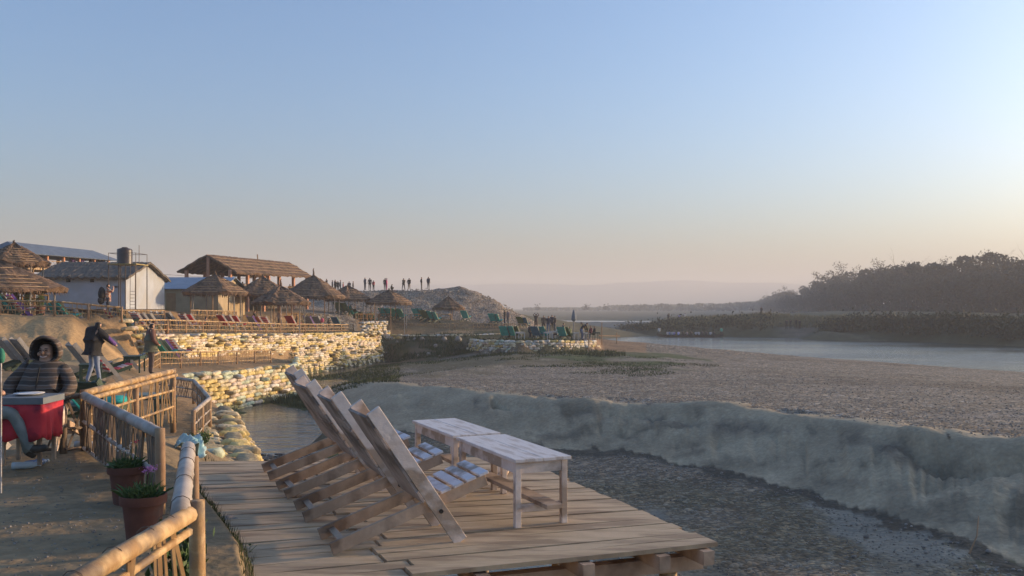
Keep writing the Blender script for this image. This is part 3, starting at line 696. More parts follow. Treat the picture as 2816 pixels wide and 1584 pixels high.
# ---------------------------------------------------------------- sandbags
def bag_material(nm, c, c2):
    return mat(nm, c, c2, scale=2.5, rough=.7, bump=1.0, bscale=8, col3=tuple(q*.6 for q in c), scale3=3.2, dist=.05, detail=8)
BAGC = [('yellow', (.58, .44, .16), (.66, .52, .22)), ('cream', (.62, .52, .33), (.70, .60, .40)), ('pale green', (.47, .52, .38), (.56, .60, .45)),
        ('dusty pink', (.57, .46, .36), (.64, .53, .42)), ('dirty brown', (.38, .30, .17), (.46, .37, .22)), ('white', (.62, .58, .50), (.70, .66, .58))]
BAGM = [bag_material('sack_'+n.replace(' ', '_'), a, b) for n, a, b in BAGC]
def bag_geo(seed, n=9, m=6, s=(.60, .34, .19)):
    rg = random.Random(seed); vs = []; fs = []; ph = rg.uniform(0, 6)
    for i in range(n+1):
        q = -1+2*i/n; env = (1-abs(q)**7)**.5 if abs(q) < 1 else 0
        env = max(env, .18); 
        for k in range(8):
            t = 2*math.pi*(k+.5)/8
            y = math.copysign(abs(math.cos(t))**.55, math.cos(t)); z = math.copysign(abs(math.sin(t))**.65, math.sin(t))
            j = 1+rg.uniform(-.06, .06)
            sg = .03*math.sin(q*3+ph)
            vs.append((q*s[0]/2*(1+.03*rg.uniform(-1, 1)), y*s[1]/2*(.35+.65*env)*j, z*s[2]/2*(.12+.88*env)*j+sg*.6))
    for i in range(n):
        for k in range(8): fs.append((i*8+k, (i+1)*8+k, (i+1)*8+(k+1) % 8, i*8+(k+1) % 8))
    fs.append(tuple(range(8))); fs.append(tuple(n*8+k for k in range(7, -1, -1)))
    return vs, fs
BAGG = [bag_geo(s) for s in range(4)]
BAGME = {}
for ci in range(len(BAGM)):
    for gi, (v, f) in enumerate(BAGG):
        b = MB(); b.add(v, f); BAGME[ci, gi] = b.build('sandbag', BAGM[ci], smooth=True, data_only=True)
BAGS = []      # (wall name, position, yaw, roll, size, colour, shape, row from top, along)
def bag_wall(name, line, offx, rows, bl, bh, weights, lean=.06, dz=0.0, foot=None, cross=.25, along0=0.0):
    rg = random.Random(len(BAGS)+11); pts = [Vector(p) for p in line]; seg = [(b-a).length for a, b in zip(pts, pts[1:])]; T = sum(seg)
    nr = rows
    for r in range(nr):
        idx = 0
        s = (bl/2 if r % 2 else 0)+rg.uniform(-.05, .05)+along0
        while s < T:
            q = s; i = 0
            while i < len(seg)-1 and q > seg[i]: q -= seg[i]; i += 1
            a, b = pts[i], pts[i+1]; p = a.lerp(b, min(q/seg[i], 1)); d = (b-a); d.z = 0; d.normalize(); side = Vector((d.y, -d.x, 0))
            z = p.z+dz-bh*(r+.5)+rg.uniform(-.008, .008)+.03*math.sin(s*1.1+r*.3)
            if z < -5.08 or (foot is not None and z < foot(s/T)): s += bl; continue
            yawb = math.atan2(d.y, d.x); l = bl*rg.uniform(.9, 1.1)
            if rg.random() < cross: yawb += math.pi/2+rg.uniform(-.2, .2); l2 = bl*.62
            else: l2 = l; yawb += rg.uniform(-.12, .12)
            pos = p+side*(offx+lean*r+rg.uniform(-.025, .025)); pos.z = z
            BAGS.append((name, pos, yawb, rg.uniform(-.04, .04), (l/.60*1.05, 1.0*rg.uniform(.95, 1.1), bh/.175*rg.uniform(.98, 1.1)), rg.choices(range(6), weights)[0], rg.randrange(4), r, idx)); idx += 1
            s += l2
W1T = [W1[0], W1[1], W1[2], W1[3]]
bag_wall('pond edge', [Vector(p)+Vector((0, 0, .08)) for p in W1T], .10, 11, .62, .185, (1.6, .5, .05, .2, 3.2, .0), lean=.09, cross=.5)
bag_wall('path', [Vector(p)+Vector((0, 0, .10)) for p in off(W1T, -.45, [-2.15, -2.4, -2.75, -2.85])], .0, 1, .62, .18, (.8, .3, .05, .1, 4, .0), cross=.6)
bag_wall('steps', [W(455, 12.3, -1.92), W(540, 12.6, -2.0), W(600, 13.6, -2.22)], 0.0, 4, .58, .19, (1.6, 1.0, .05, .5, 3, .0), lean=.12, cross=.4)
bag_wall('low', [Vector(p)+Vector((0, 0, .02)) for p in W2], .12, 11, .88, .185, (2.4, 2.2, 2.0, 1.4, .5, .6), lean=.05, cross=.15)
bag_wall('low end', [Vector(p) for p in W2b[:2]], .12, 11, .7, .185, (2, 2, 2.6, 1.4, .7, 1), lean=.05, cross=.3)
bag_wall('big', W3, .15, 21, .98, .155, (2.2, 3.4, .1, 1.3, .35, .9), lean=.035, foot=lambda q: -2.95-.1*q if q < .42 else -5.2, cross=.14)
bag_wall('big end', W3b, .15, 21, .60, .155, (2, 3, .25, 1.3, .8, 1.2), lean=.035, cross=.14)
for k in range(2): bag_wall('stack front' if k else 'stack', [Vector(W3[-1])+Vector((-.9, -2.4+k*.7, .95)), Vector(W3[-1])+Vector((.5, .2+k*.3, 1.0))], .15+.5*k, 7, .60, .17, (1, 3, .2, 1, .4, 3), cross=.5)
bag_wall('terrace', [Vector(p)+Vector((0, 0, .02)) for p in W4], .12, 3, .72, .21, (1, 3, .3, 1, .6, 2), cross=.1)
bag_wall('spit', [Vector(p)+Vector((0, 0, .0)) for p in W5], .10, 5, .74, .21, (1.4, 3, .3, 1, .7, 2.4), cross=.12, lean=.07)
bag_wall('left', [W(350, 44, -.55), W(385, 44.5, -1.0), W(415, 45, -1.35)], -.1, 3, .62, .19, (3, 3, .2, 1, 1, 1), cross=.3)
LABW = {'path': 'sack in the flat path of sacks', 'low end': 'sandbag round the lower wall end', 'big end': 'sandbag round the big wall end', 'stack front': 'sandbag fronting the raised stack', 'pond edge': 'sack on the bank above the pond', 'steps': 'sack heaped beside the deck',
        'low': 'sandbag in the lower wall above the pond', 'big': 'sandbag in the big sunlit wall', 'stack': 'sandbag in the raised stack',
        'terrace': 'sandbag in the row under the low fence', 'spit': 'sandbag in the curved riverside wall', 'left': 'sandbag by the long fence'}
order = sorted(range(len(BAGS)), key=lambda i: -(BAGS[i][4][0]*.6*(1.0 if BAGS[i][0] != 'big' else .95)/BAGS[i][1].y))
single = set(order[:300]); rest = MB(); rest.c = None
CW = ['yellow', 'cream', 'pale green', 'dusty pink', 'dirty brown', 'white']
for i, (nm, p, yw, rl, s, ci, gi, r, al) in enumerate(BAGS):
    if i in single:
        o = link('sandbag', BAGME[ci, gi]); o.location = p; o.rotation_euler = (rl, 0, yw); o.scale = s
        od = lambda k: ('first second third fourth fifth sixth seventh eighth ninth tenth eleventh twelfth'.split()+['%dth' % q for q in range(13, 90)])[k]
        tag(o, '%s %s, %s course, %s along' % (CW[ci], LABW[nm], od(r), od(al)), 'sandbag', 'sandbags')
    else:
        M = Matrix.Translation(p) @ Matrix.Rotation(yw, 4, 'Z') @ Matrix.Rotation(rl, 4, 'X') @ Matrix.Diagonal((*s, 1))
        v, f = BAGG[gi]; rest.add([M @ Vector(q) for q in v], f, ci)
o = rest.build('sandbag_wall', BAGM, smooth=True); tag(o, 'farther sandbags of the big sunlit wall and the low terrace rows', 'sandbags', None, 'stuff')
print('bags', len(BAGS))

# crumpled plastic and cloth on the sacks beside the deck
rg_ = random.Random(4); n_ = 12; vs_ = []; fs_ = []
for i_ in range(n_+1):
    for k_ in range(n_+1): vs_.append((.38*(i_/n_-.5)+rg_.uniform(-.01, .01), .30*(k_/n_-.5), .07*math.sin(i_*1.1+k_*.6)+.12*(1-(2*i_/n_-1)**2)+rg_.uniform(-.02, .02)))
for i_ in range(n_):
    for k_ in range(n_): fs_.append((i_*(n_+1)+k_, (i_+1)*(n_+1)+k_, (i_+1)*(n_+1)+k_+1, i_*(n_+1)+k_+1))
q_ = MB(); q_.add(vs_, fs_); o = q_.build('plastic_sheet', mat('pale_blue_plastic', (.30, .52, .55), (.45, .62, .62), scale=6, rough=.35, spec=.6), smooth=True); o.location = W(523, 11.6, -1.84); o.rotation_euler = (.3, .5, .4)
tag(o, 'crumpled pale blue plastic sheet beside the far end of the grey railing', 'plastic sheet'); sm_ = o.modifiers.new('t', 'SOLIDIFY'); sm_.thickness = .006
# ---------------------------------------------------------------- people
CM = {}
def cloth(c, c2=None):
    k = tuple(round(q, 3) for q in c)
    if k not in CM: CM[k] = mat('cloth', c, c2 or tuple(min(q*1.35+.01, 1) for q in c), scale=9, rough=.85, bump=.4, bscale=20)
    return CM[k]
SKIN = mat('skin', (.44, .25, .165), (.50, .30, .20), scale=5, rough=.5); HAIR = mat('hair', (.012, .010, .009), (.03, .025, .02), scale=30, rough=.5)
SHOE = mat('shoe', (.04, .035, .03), (.07, .06, .05), scale=10, rough=.6)
J0 = dict(pel=(0, 0, .95), sto=(0, 0, 1.12), che=(0, 0, 1.32), nec=(.005, 0, 1.47), hea=(.02, 0, 1.57), crn=(.015, 0, 1.68),
          shL=(0, .17, 1.41), elL=(-.02, .23, 1.14), wrL=(.05, .22, .90), haL=(.07, .21, .81), shR=(0, -.17, 1.41), elR=(-.02, -.23, 1.14), wrR=(.05, -.22, .90), haR=(.07, -.21, .81),
          hiL=(0, .095, .90), knL=(.02, .10, .50), anL=(-.01, .11, .09), toL=(.14, .13, .035), hiR=(0, -.095, .90), knR=(.02, -.10, .50), anR=(-.01, -.11, .09), toR=(.14, -.13, .035))
RAD = dict(pel=.135, sto=.125, che=.15, nec=.055, hea=.092, crn=.075, shL=.072, elL=.048, wrL=.032, haL=.036, shR=.072, elR=.048, wrR=.032, haR=.036,
           hiL=.098, knL=.066, anL=.045, toL=.036, hiR=.098, knR=.066, anR=.045, toR=.036)
BN = [('pel', 'sto', 't'), ('sto', 'che', 't'), ('che', 'nec', 'n'), ('nec', 'hea', 'h'), ('hea', 'crn', 'h'), ('che', 'shL', 't'), ('shL', 'elL', 't'), ('elL', 'wrL', 't'), ('wrL', 'haL', 's'),
      ('che', 'shR', 't'), ('shR', 'elR', 't'), ('elR', 'wrR', 't'), ('wrR', 'haR', 's'), ('pel', 'hiL', 'l'), ('hiL', 'knL', 'l'), ('knL', 'anL', 'l'), ('anL', 'toL', 'o'), ('pel', 'hiR', 'l'), ('hiR', 'knR', 'l'), ('knR', 'anR', 'l'), ('anR', 'toR', 'o')]
def skin_mesh(joints, bones, rad, sub=1, mats=None, mlab=None, root='pel', scale=1.0):
    """grow one continuous surface over a skeleton; faces take the material of the nearest bone"""
    me = bpy.data.meshes.new('sk'); names = list(joints); ix = {n: i for i, n in enumerate(names)}
    me.from_pydata([Vector(joints[n])*scale for n in names], [(ix[a], ix[b]) for a, b, _ in bones], []); me.update()
    o = bpy.data.objects.new('sk', me); COL.objects.link(o); m = o.modifiers.new('s', 'SKIN'); m.use_smooth_shade = True
    for n in names:
        sv = me.skin_vertices[0].data[ix[n]]; r = rad[n]; r = r if isinstance(r, tuple) else (r, r); sv.radius = (r[0]*scale, r[1]*scale); sv.use_root = n == root
    if sub: q = o.modifiers.new('d', 'SUBSURF'); q.levels = sub; q.render_levels = sub
    dg = bpy.context.evaluated_depsgraph_get(); dg.update(); out = bpy.data.meshes.new_from_object(o.evaluated_get(dg)); bpy.data.objects.remove(o); bpy.data.meshes.remove(me)
    out.materials.clear()
    if mats:
        for q in mats: out.materials.append(q)
        co = np.empty(len(out.vertices)*3); out.vertices.foreach_get('co', co); co = co.reshape(-1, 3)
        cen = np.array([np.mean(co[list(p.vertices)], 0) for p in out.polygons])
        best = np.full(len(cen), 1e9); idx = np.zeros(len(cen), int)
        for a, b, lb in bones:
            A, B = np.array(joints[a])*scale, np.array(joints[b])*scale; ab = B-A; t = np.clip(((cen-A) @ ab)/max(ab @ ab, 1e-9), 0, 1)
            ra = rad[a] if not isinstance(rad[a], tuple) else rad[a][0]; rb = rad[b] if not isinstance(rad[b], tuple) else rad[b][0]
            dd = np.linalg.norm(cen-(A+t[:, None]*ab), axis=1)-(ra+(rb-ra)*t)*scale
            k = dd < best; best[k] = dd[k]; idx[k] = mlab[lb]
        if 'hair' in mlab:
            H = np.array(joints['hea'])*scale; C = np.array(joints['crn'])*scale; up = (C-H)/np.linalg.norm(C-H); rel = cen-H
            hd = idx == mlab['h']; fwd = np.array(joints.get('face', (1, 0, 0)), float) if 'face' in joints else np.array([1, 0, 0]); 
            hair = hd & ((rel @ up > .055*scale) | (((rel @ fwd) < .012*scale) & (rel @ up > -.045*scale)))
            idx[hair] = mlab['hair']
            # neckline
        out.polygons.foreach_set('material_index', idx)
    out.polygons.foreach_set('use_smooth', [True]*len(out.polygons)); return out
def pose(**k): j = dict(J0); j.update(k); return j
POSES = {
 'stand': pose(),
 'step': pose(knL=(.16, .10, .51), anL=(.22, .10, .09), toL=(.37, .11, .04), knR=(-.04, -.10, .50), anR=(-.20, -.10, .12), toR=(-.06, -.12, .03), elL=(-.10, .23, 1.16), wrL=(.02, .22, .93), haL=(.06, .21, .85), elR=(.06, -.23, 1.15), wrR=(.20, -.20, .95), haR=(.26, -.19, .88)),
 'pockets': pose(elL=(-.10, .26, 1.13), wrL=(.02, .17, .96), haL=(.06, .14, .92), elR=(-.10, -.26, 1.13), wrR=(.02, -.17, .96), haR=(.06, -.14, .92), anL=(0, .17, .09), toL=(.14, .2, .035), anR=(0, -.17, .09), toR=(.14, -.2, .035)),
 'photo': pose(elL=(.20, .22, 1.28), wrL=(.26, .08, 1.50), haL=(.24, .05, 1.57), elR=(.20, -.22, 1.28), wrR=(.26, -.08, 1.50), haR=(.24, -.05, 1.57)),
 'armsup': pose(elL=(.10, .30, 1.55), wrL=(.10, .14, 1.74), haL=(.12, .08, 1.76), elR=(.10, -.30, 1.55), wrR=(.10, -.14, 1.74), haR=(.12, -.08, 1.76)),
 'bend': pose(pel=(-.12, 0, .93), sto=(.02, 0, 1.07), che=(.20, 0, 1.19), nec=(.33, 0, 1.28), hea=(.43, 0, 1.33), crn=(.50, 0, 1.40), shL=(.25, .17, 1.24), elL=(.34, .24, 1.0), wrL=(.40, .2, .78), haL=(.43, .19, .70), shR=(.25, -.17, 1.24), elR=(.34, -.24, 1.0), wrR=(.40, -.2, .78), haR=(.43, -.19, .70), hiL=(-.10, .095, .88), hiR=(-.10, -.095, .88)),
 'sit': pose(pel=(0, 0, .52), sto=(-.03, 0, .68), che=(-.05, 0, .88), nec=(-.03, 0, 1.03), hea=(.0, 0, 1.13), crn=(.0, 0, 1.24), shL=(-.05, .17, .97), elL=(.02, .23, .73), wrL=(.22, .16, .66), haL=(.30, .12, .65), shR=(-.05, -.17, .97), elR=(.02, -.23, .73), wrR=(.22, -.16, .66), haR=(.30, -.12, .65),
             hiL=(.03, .10, .48), knL=(.42, .12, .50), anL=(.44, .12, .09), toL=(.58, .14, .035), hiR=(.03, -.10, .48), knR=(.42, -.12, .50), anR=(.44, -.12, .09), toR=(.58, -.14, .035)),
 'crouch': pose(pel=(0, 0, .30), sto=(.02, 0, .46), che=(.08, 0, .64), nec=(.12, 0, .78), hea=(.16, 0, .87), crn=(.17, 0, .97), shL=(.08, .17, .73), elL=(.22, .22, .52), wrL=(.36, .12, .52), haL=(.40, .06, .52), shR=(.08, -.17, .73), elR=(.22, -.22, .52), wrR=(.36, -.12, .52), haR=(.40, -.06, .52),
             hiL=(.03, .11, .27), knL=(.36, .17, .48), anL=(.14, .15, .09), toL=(.28, .18, .035), hiR=(.03, -.11, .27), knR=(.36, -.17, .48), anR=(.14, -.15, .09), toR=(.28, -.18, .035)),
}
ML = dict(t=0, l=1, s=2, h=2, n=2, o=3, hair=4)
PM = {}
def person(px, d, yawd, ps, top, leg, label, h=1.70, group=None, z=None, sub=1, hair=HAIR, dz=0.0, cat='person'):
    key = (ps, top, leg)
    if key not in PM: PM[key] = skin_mesh(POSES[ps], BN, RAD, sub, [cloth(top), cloth(leg), SKIN, SHOE, hair], ML)
    o = link('person', PM[key]); p = on(px, d) if z is None else W(px, d, z); o.location = p+Vector((0, 0, dz)); o.rotation_euler = (0, 0, R(yawd)); s = h/1.72; o.scale = (s, s, s)
    return tag(o, label, cat, group)
BK, NV, KH, JN, WH, RD, PK, BR, GY, OL = (.02, .02, .022), (.025, .03, .05), (.20, .15, .10), (.09, .12, .19), (.55, .53, .50), (.35, .04, .05), (.62, .12, .20), (.10, .065, .045), (.12, .12, .12), (.10, .11, .06)
RG = 'people watching from the gravel mound'
for (px, yw, ps, tp, lg, lab) in [
 (1159, 20, 'pockets', BK, KH, 'person in a dark jacket and tan trousers, third from the peak of the gravel mound'),
 (1178, 60, 'stand', NV, GY, 'person in grey trousers standing nearest the peak of the gravel mound'),
 (1125, 70, 'pockets', BK, KH, 'person in dark jacket and tan trousers, right one of the close pair on the mound'),
 (1110, 130, 'step', BK, BK, 'person all in black, left one of the close pair on the mound'),
 (1059, 80, 'stand', BK, BK, 'person in dark clothes half hidden behind the one in pink on the ridge'),
 (1063.5, 10, 'stand', PK, PK, 'person in bright pink standing on the ridge of the mound'),
 (1027, 60, 'stand', RD, BK, 'short person in red coat standing left of the one in pink'),
 (1017, 100, 'step', BK, BK, 'dark dressed person with legs apart beside the short one in red coat'),
 (1003.5, 40, 'stand', NV, NV, 'lone person in navy at the left end of the open ridge')]:
    person(px, 118.6, yw, ps, tp, lg, lab, group=RG, h=1.76 if px not in (1027,) else 1.42)
person(1075, 117.6, 10, 'crouch', BK, BK, 'person squatting in dark clothes on the ridge beside the one in pink', group=RG)
for (px, tp, lab, hh) in [(971, BK, 'dark jacketed person, right one of the pair above the thatched umbrellas', 1.7), (960, NV, 'dark jacketed person, left one of the pair above the thatched umbrellas', 1.7), (943.5, RD, 'person in dull red at the right of the huddle on the embankment', 1.6), (936, GY, 'tall person in grey in the middle of the huddle on the embankment', 1.8),
      (929, BK, 'dark person between the two tall ones in the huddle', 1.6), (922, BK, 'second person from the left in the huddle on the embankment', 1.7), (914, NV, 'leftmost person of the huddle on the embankment', 1.65), (898, BK, 'person standing alone behind the large thatched umbrella', 1.7)]:
    person(px, 121.5, rnd.uniform(0, 180), 'stand', tp, BK, lab, h=hh, group=RG)
# riverside terrace
SP = 'people at the riverside tables'
for a in [(1388, 100, 200, 'stand', BR, NV, 'person in dark maroon standing at the fence below the mound'), (1397, 101, 220, 'stand', (.16, .12, .12), GY, 'person in dusty mauve right behind the maroon one at the fence'),
 (1474, 95, 80, 'armsup', BR, BR, 'person in brown raising both arms to photograph the river'), (1495, 92, 260, 'stand', BR, BR, 'person in brown at the left of the standing group by the tables'),
 (1508, 91, 270, 'stand', NV, JN, 'person in navy standing in the middle of the group'), (1518, 93, 250, 'stand', NV, BK, 'person in navy standing shoulder to shoulder at the right of the group'), (1526, 92, 200, 'stand', BR, GY, 'brown dressed person at the right end of the standing group'),
 (1456, 88, 20, 'sit', BK, BK, 'person in dark clothes seated at the left of the riverside tables'), (1470, 87.5, 200, 'sit', (.60, .13, .07), BK, 'person in bright orange red seated beside a small table'),
 (1533, 84, 150, 'sit', (.42, .50, .46), BK, 'person in pale teal shirt seated among the riverside tables'), (1550, 88, 10, 'sit', NV, BK, 'person in navy seated and leaning towards the closed sunshade'),
 (1566, 82.5, 200, 'sit', (.30, .32, .12), OL, 'person in yellow green shirt seated on a low chair'), (1601, 82.2, 20, 'bend', BK, JN, 'large dark dressed person bending over a riverside table'), (1612, 83.6, 200, 'bend', (.45, .32, .12), OL, 'person in a mustard shawl leaning over the same table'),
 (1624, 84, 200, 'sit', (.12, .03, .04), BK, 'person in dark red seated near the end of the spit'), (1634, 85, 190, 'sit', BK, BK, 'person in black seated last before the bamboo rail')]:
    person(*a, group=SP, h=1.98 if a[3] == 'bend' else 1.8)
# among the thatched umbrellas
UM = 'people among the thatched umbrellas'
for a in [(767, 69.5, 220, 'step', (.32, .24, .20), BR, 'person in light brown top walking past the loungers'), (560, 58, 20, 'crouch', (.03, .035, .03), BK, 'person in black jacket crouching behind the long fence'),
 (700, 74, 30, 'sit', BK, BK, 'dark dressed person seated under the second thatched umbrella'), (815, 80, 200, 'sit', BR, BK, 'person in brown seated in the shade of the largest umbrella'), (845, 76, 170, 'sit', GY, BK, 'person in grey seated in the shade of the largest umbrella'), (905, 86, 150, 'sit', BK, BK, 'person in black seated under the umbrella beside the stairs')]:
    person(*a, group=UM)
# ---- nearer people, with separate clothing
def near_person(px, d, yawd, j, top, leg, label, extra=None, h=1.70, zz=None, topm=None, fat=1.12, jl='t', cutz=None):
    p = on(px, d) if zz is None else W(px, d, zz); t = empty('person', p, R(yawd), label, 'person'); s = h/1.72
    m = skin_mesh(j, BN, RAD, 2, [SKIN, cloth(leg), SKIN, SHOE, HAIR], ML, scale=s); link('body', m, t)
    nm = ['pel', 'sto', 'che', 'shL', 'elL', 'wrL', 'shR', 'elR', 'wrR']; jj = {k: j[k] for k in nm}; q = Vector(j['pel']); jj['hem'] = tuple(q-(Vector(j['sto'])-q).normalized()*.13)
    jj['col'] = tuple(Vector(j['che']).lerp(Vector(j['nec']), .8))
    rr = {k: RAD[k]*fat+.012 for k in nm}; rr['hem'] = .125*fat; rr['pel'] = .135*fat; rr['col'] = .075
    bb = [('pel', 'sto', 't'), ('sto', 'che', 't'), ('pel', 'hem', 't'), ('che', 'col', 't'), ('che', 'shL', 't'), ('shL', 'elL', 't'), ('elL', 'wrL', 't'), ('che', 'shR', 't'), ('shR', 'elR', 't'), ('elR', 'wrR', 't')]
    link('jacket', skin_mesh(jj, bb, rr, 2, [topm or cloth(top)], dict(t=0), scale=s), t)
    return t, s
jw = pose(pel=(-.02, 0, .95), sto=(.0, 0, 1.12), che=(.04, 0, 1.31), nec=(.08, 0, 1.44), hea=(.13, .0, 1.53), crn=(.15, 0, 1.63), elR=(.20, -.28, 1.20), wrR=(.40, -.30, 1.03), haR=(.47, -.30, .98), elL=(.05, .26, 1.13), wrL=(.22, .22, .98), haL=(.28, .20, .93), anL=(-.1, .14, .09), toL=(.04, .16, .035), anR=(.08, -.13, .09), toR=(.22, -.15, .035))
t, s = near_person(258, 23.2, 62, jw, (.012, .012, .014), (.17, .21, .29), 'person in black jacket and light jeans seen from behind on the terrace with loungers', zz=-1.985, h=1.72, fat=1.45)
SL = cloth((.10, .05, .20)); q = MB(); q.tube([(.10, -.22, 1.33), (.22, -.30, 1.19), (.40, -.32, 1.03)], [.07, .062, .05], 10); q.build('sleeve', SL, t, smooth=True, label='violet sleeve reaching out over the loungers')
jv = pose(elL=(-.06, .25, 1.14), wrL=(.10, .20, .93), haL=(.14, .19, .86), elR=(.02, -.24, 1.14), wrR=(.20, -.17, .98), haR=(.26, -.14, .95), hea=(.035, 0, 1.57), crn=(.04, 0, 1.67))
t, s = near_person(415, 27.6, 35, jv, (.13, .065, .05), (.10, .075, .065), 'stout person in olive vest and brown sweater standing at the terrace fence', zz=-2.08, h=1.66, fat=1.28)
vj = {k: jv[k] for k in ('pel', 'sto', 'che')}; vj['hem'] = (0, 0, .84); vj['col'] = (0, 0, 1.44); vj['aL'] = (0, .13, 1.38); vj['aR'] = (0, -.13, 1.38)
link('vest', skin_mesh(vj, [('pel', 'sto', 't'), ('sto', 'che', 't'), ('pel', 'hem', 't'), ('che', 'col', 't'), ('che', 'aL', 't'), ('che', 'aR', 't')], dict(pel=.20, sto=.205, che=.21, hem=.19, col=.085, aL=.10, aR=.10), 2, [cloth((.10, .10, .065))], dict(t=0), scale=s), t)
PLAID = mat('plaid_shirt', (.30, .10, .07), (.45, .38, .30), scale=14, rough=.85, lo=.45, hi=.55)
t, s = near_person(296, 44.3, 25, POSES['photo'], (.3, .2, .15), (.02, .022, .03), 'person with large dark backpack and plaid shirt photographing from the upper terrace', topm=PLAID, h=1.74, fat=1.2)
q = MB(); q.blob((-.27, .0, 1.20), (.17, .21, .36), 12, 8, .04); q.blob((-.30, 0, .86), (.16, .20, .20), 10, 6, .05); q.build('backpack', cloth((.018, .018, .02)), t, smooth=True)
q = MB(); q.box((.36, 0, 1.55), (.08, .14, .09)); q.tube([(.38, 0, 1.55), (.50, 0, 1.55)], .035, 10); q.build('camera', IRON, t)

# ---- the seated man in the striped hooded jacket
def stripes():
    m = bpy.data.materials.new('striped_knit'); m.use_nodes = True; N = m.node_tree.nodes; L = m.node_tree.links; b = N['Principled BSDF']; b.inputs['Roughness'].default_value = .9
    tc = N.new('ShaderNodeTexCoord'); sx = N.new('ShaderNodeSeparateXYZ'); L.new(tc.outputs['Object'], sx.inputs[0])
    n = N.new('ShaderNodeTexNoise'); n.inputs['Scale'].default_value = 4; L.new(tc.outputs['Object'], n.inputs['Vector'])
    a = N.new('ShaderNodeMath'); a.operation = 'MULTIPLY_ADD'; L.new(n.outputs['Fac'], a.inputs[0]); a.inputs[1].default_value = .07; L.new(sx.outputs[2], a.inputs[2])
    b2 = N.new('ShaderNodeMath'); b2.operation = 'MULTIPLY'; L.new(a.outputs[0], b2.inputs[0]); b2.inputs[1].default_value = 10.5
    c = N.new('ShaderNodeMath'); c.operation = 'FRACT'; L.new(b2.outputs[0], c.inputs[0])
    r = N.new('ShaderNodeValToRGB'); r.color_ramp.interpolation = 'LINEAR'; e = r.color_ramp.elements
    cols = [(0, (.07, .055, .045)), (.20, (.08, .06, .048)), (.26, (.26, .215, .18)), (.34, (.12, .09, .07)), (.42, (.19, .125, .085)), (.60, (.16, .105, .075)), (.66, (.30, .25, .21)), (.74, (.19, .155, .13)), (.80, (.07, .055, .048)), (1, (.07, .058, .048))]
    e[0].position, e[0].color = 0, (*cols[0][1], 1); e[1].position, e[1].color = 1, (*cols[-1][1], 1)
    for p_, c_ in cols[1:-1]: q = e.new(p_); q.color = (*c_, 1)
    L.new(c.outputs[0], r.inputs[0]); n3 = N.new('ShaderNodeTexNoise'); n3.inputs['Scale'].default_value = 160; n3.inputs['Detail'].default_value = 3; L.new(tc.outputs['Object'], n3.inputs['Vector'])
    mx = N.new('ShaderNodeMix'); mx.data_type = 'RGBA'; mx.blend_type = 'MULTIPLY'; mx.inputs[0].default_value = .5; L.new(r.outputs[0], mx.inputs[6]); L.new(n3.outputs['Color'], mx.inputs[7]); L.new(mx.outputs[2], b.inputs['Base Color'])
    bn = N.new('ShaderNodeBump'); bn.inputs['Strength'].default_value = .8; bn.inputs['Distance'].default_value = .008; L.new(n3.outputs['Fac'], bn.inputs['Height']); L.new(bn.outputs[0], b.inputs['Normal'])
    return m
KNIT = stripes()
# local frame: faces +x, origin on the ground under the hips
js = dict(pel=(0, 0, .40), sto=(-.10, 0, .56), che=(-.19, 0, .78), nec=(-.22, 0, .96), hea=(-.21, 0, 1.06), crn=(-.22, 0, 1.17),
          shL=(-.20, .19, .90), elL=(-.08, .34, .66), wrL=(.10, .26, .52), haL=(.16, .22, .50), shR=(-.20, -.19, .90), elR=(-.08, -.36, .68), wrR=(.10, -.26, .54), haR=(.16, -.22, .52),
          hiL=(.03, .10, .38), knL=(.45, .17, .47), anL=(.62, .18, .10), toL=(.78, .22, .04), hiR=(.03, -.10, .38), knR=(.45, -.15, .47), anR=(.60, -.13, .10), toR=(.76, -.15, .04))
sm_p = Vector((W(106, 9.5, 0).x, 9.5, -1.47)); sy = -90+6
t = empty('person', sm_p, R(sy), 'smiling seated person in striped hooded knit jacket at the red clothed table', 'person')
rs = dict(RAD); rs.update(sto=.15, che=.165, hea=(.083, .093), crn=(.072, .08), nec=.06, knL=.075, knR=.075)
t.scale = (.93, .93, .93); link('body', skin_mesh(js, BN, rs, 2, [KNIT, cloth((.10, .12, .13)), SKIN, SHOE, SKIN], ML), t)
jj = {k: js[k] for k in ('pel', 'sto', 'che', 'shL', 'elL', 'wrL', 'shR', 'elR', 'wrR')}; jj['col'] = (-.215, 0, .93); jj['hem'] = (.05, 0, .36)
link('jacket', skin_mesh(jj, [('pel', 'sto', 't'), ('sto', 'che', 't'), ('pel', 'hem', 't'), ('che', 'col', 't'), ('che', 'shL', 't'), ('shL', 'elL', 't'), ('elL', 'wrL', 't'), ('che', 'shR', 't'), ('shR', 'elR', 't'), ('elR', 'wrR', 't')],
     dict(pel=.20, sto=.21, che=.20, col=.10, hem=.19, shL=.095, elL=.085, wrL=.062, shR=.095, elR=.085, wrR=.062), 2, [KNIT], dict(t=0)), t)
MB().tube([(-.03, 0, .90), (.045, 0, .76), (.10, 0, .58), (.16, 0, .44)], .009, 6).build('zip', cloth((.015, .015, .015)), t)
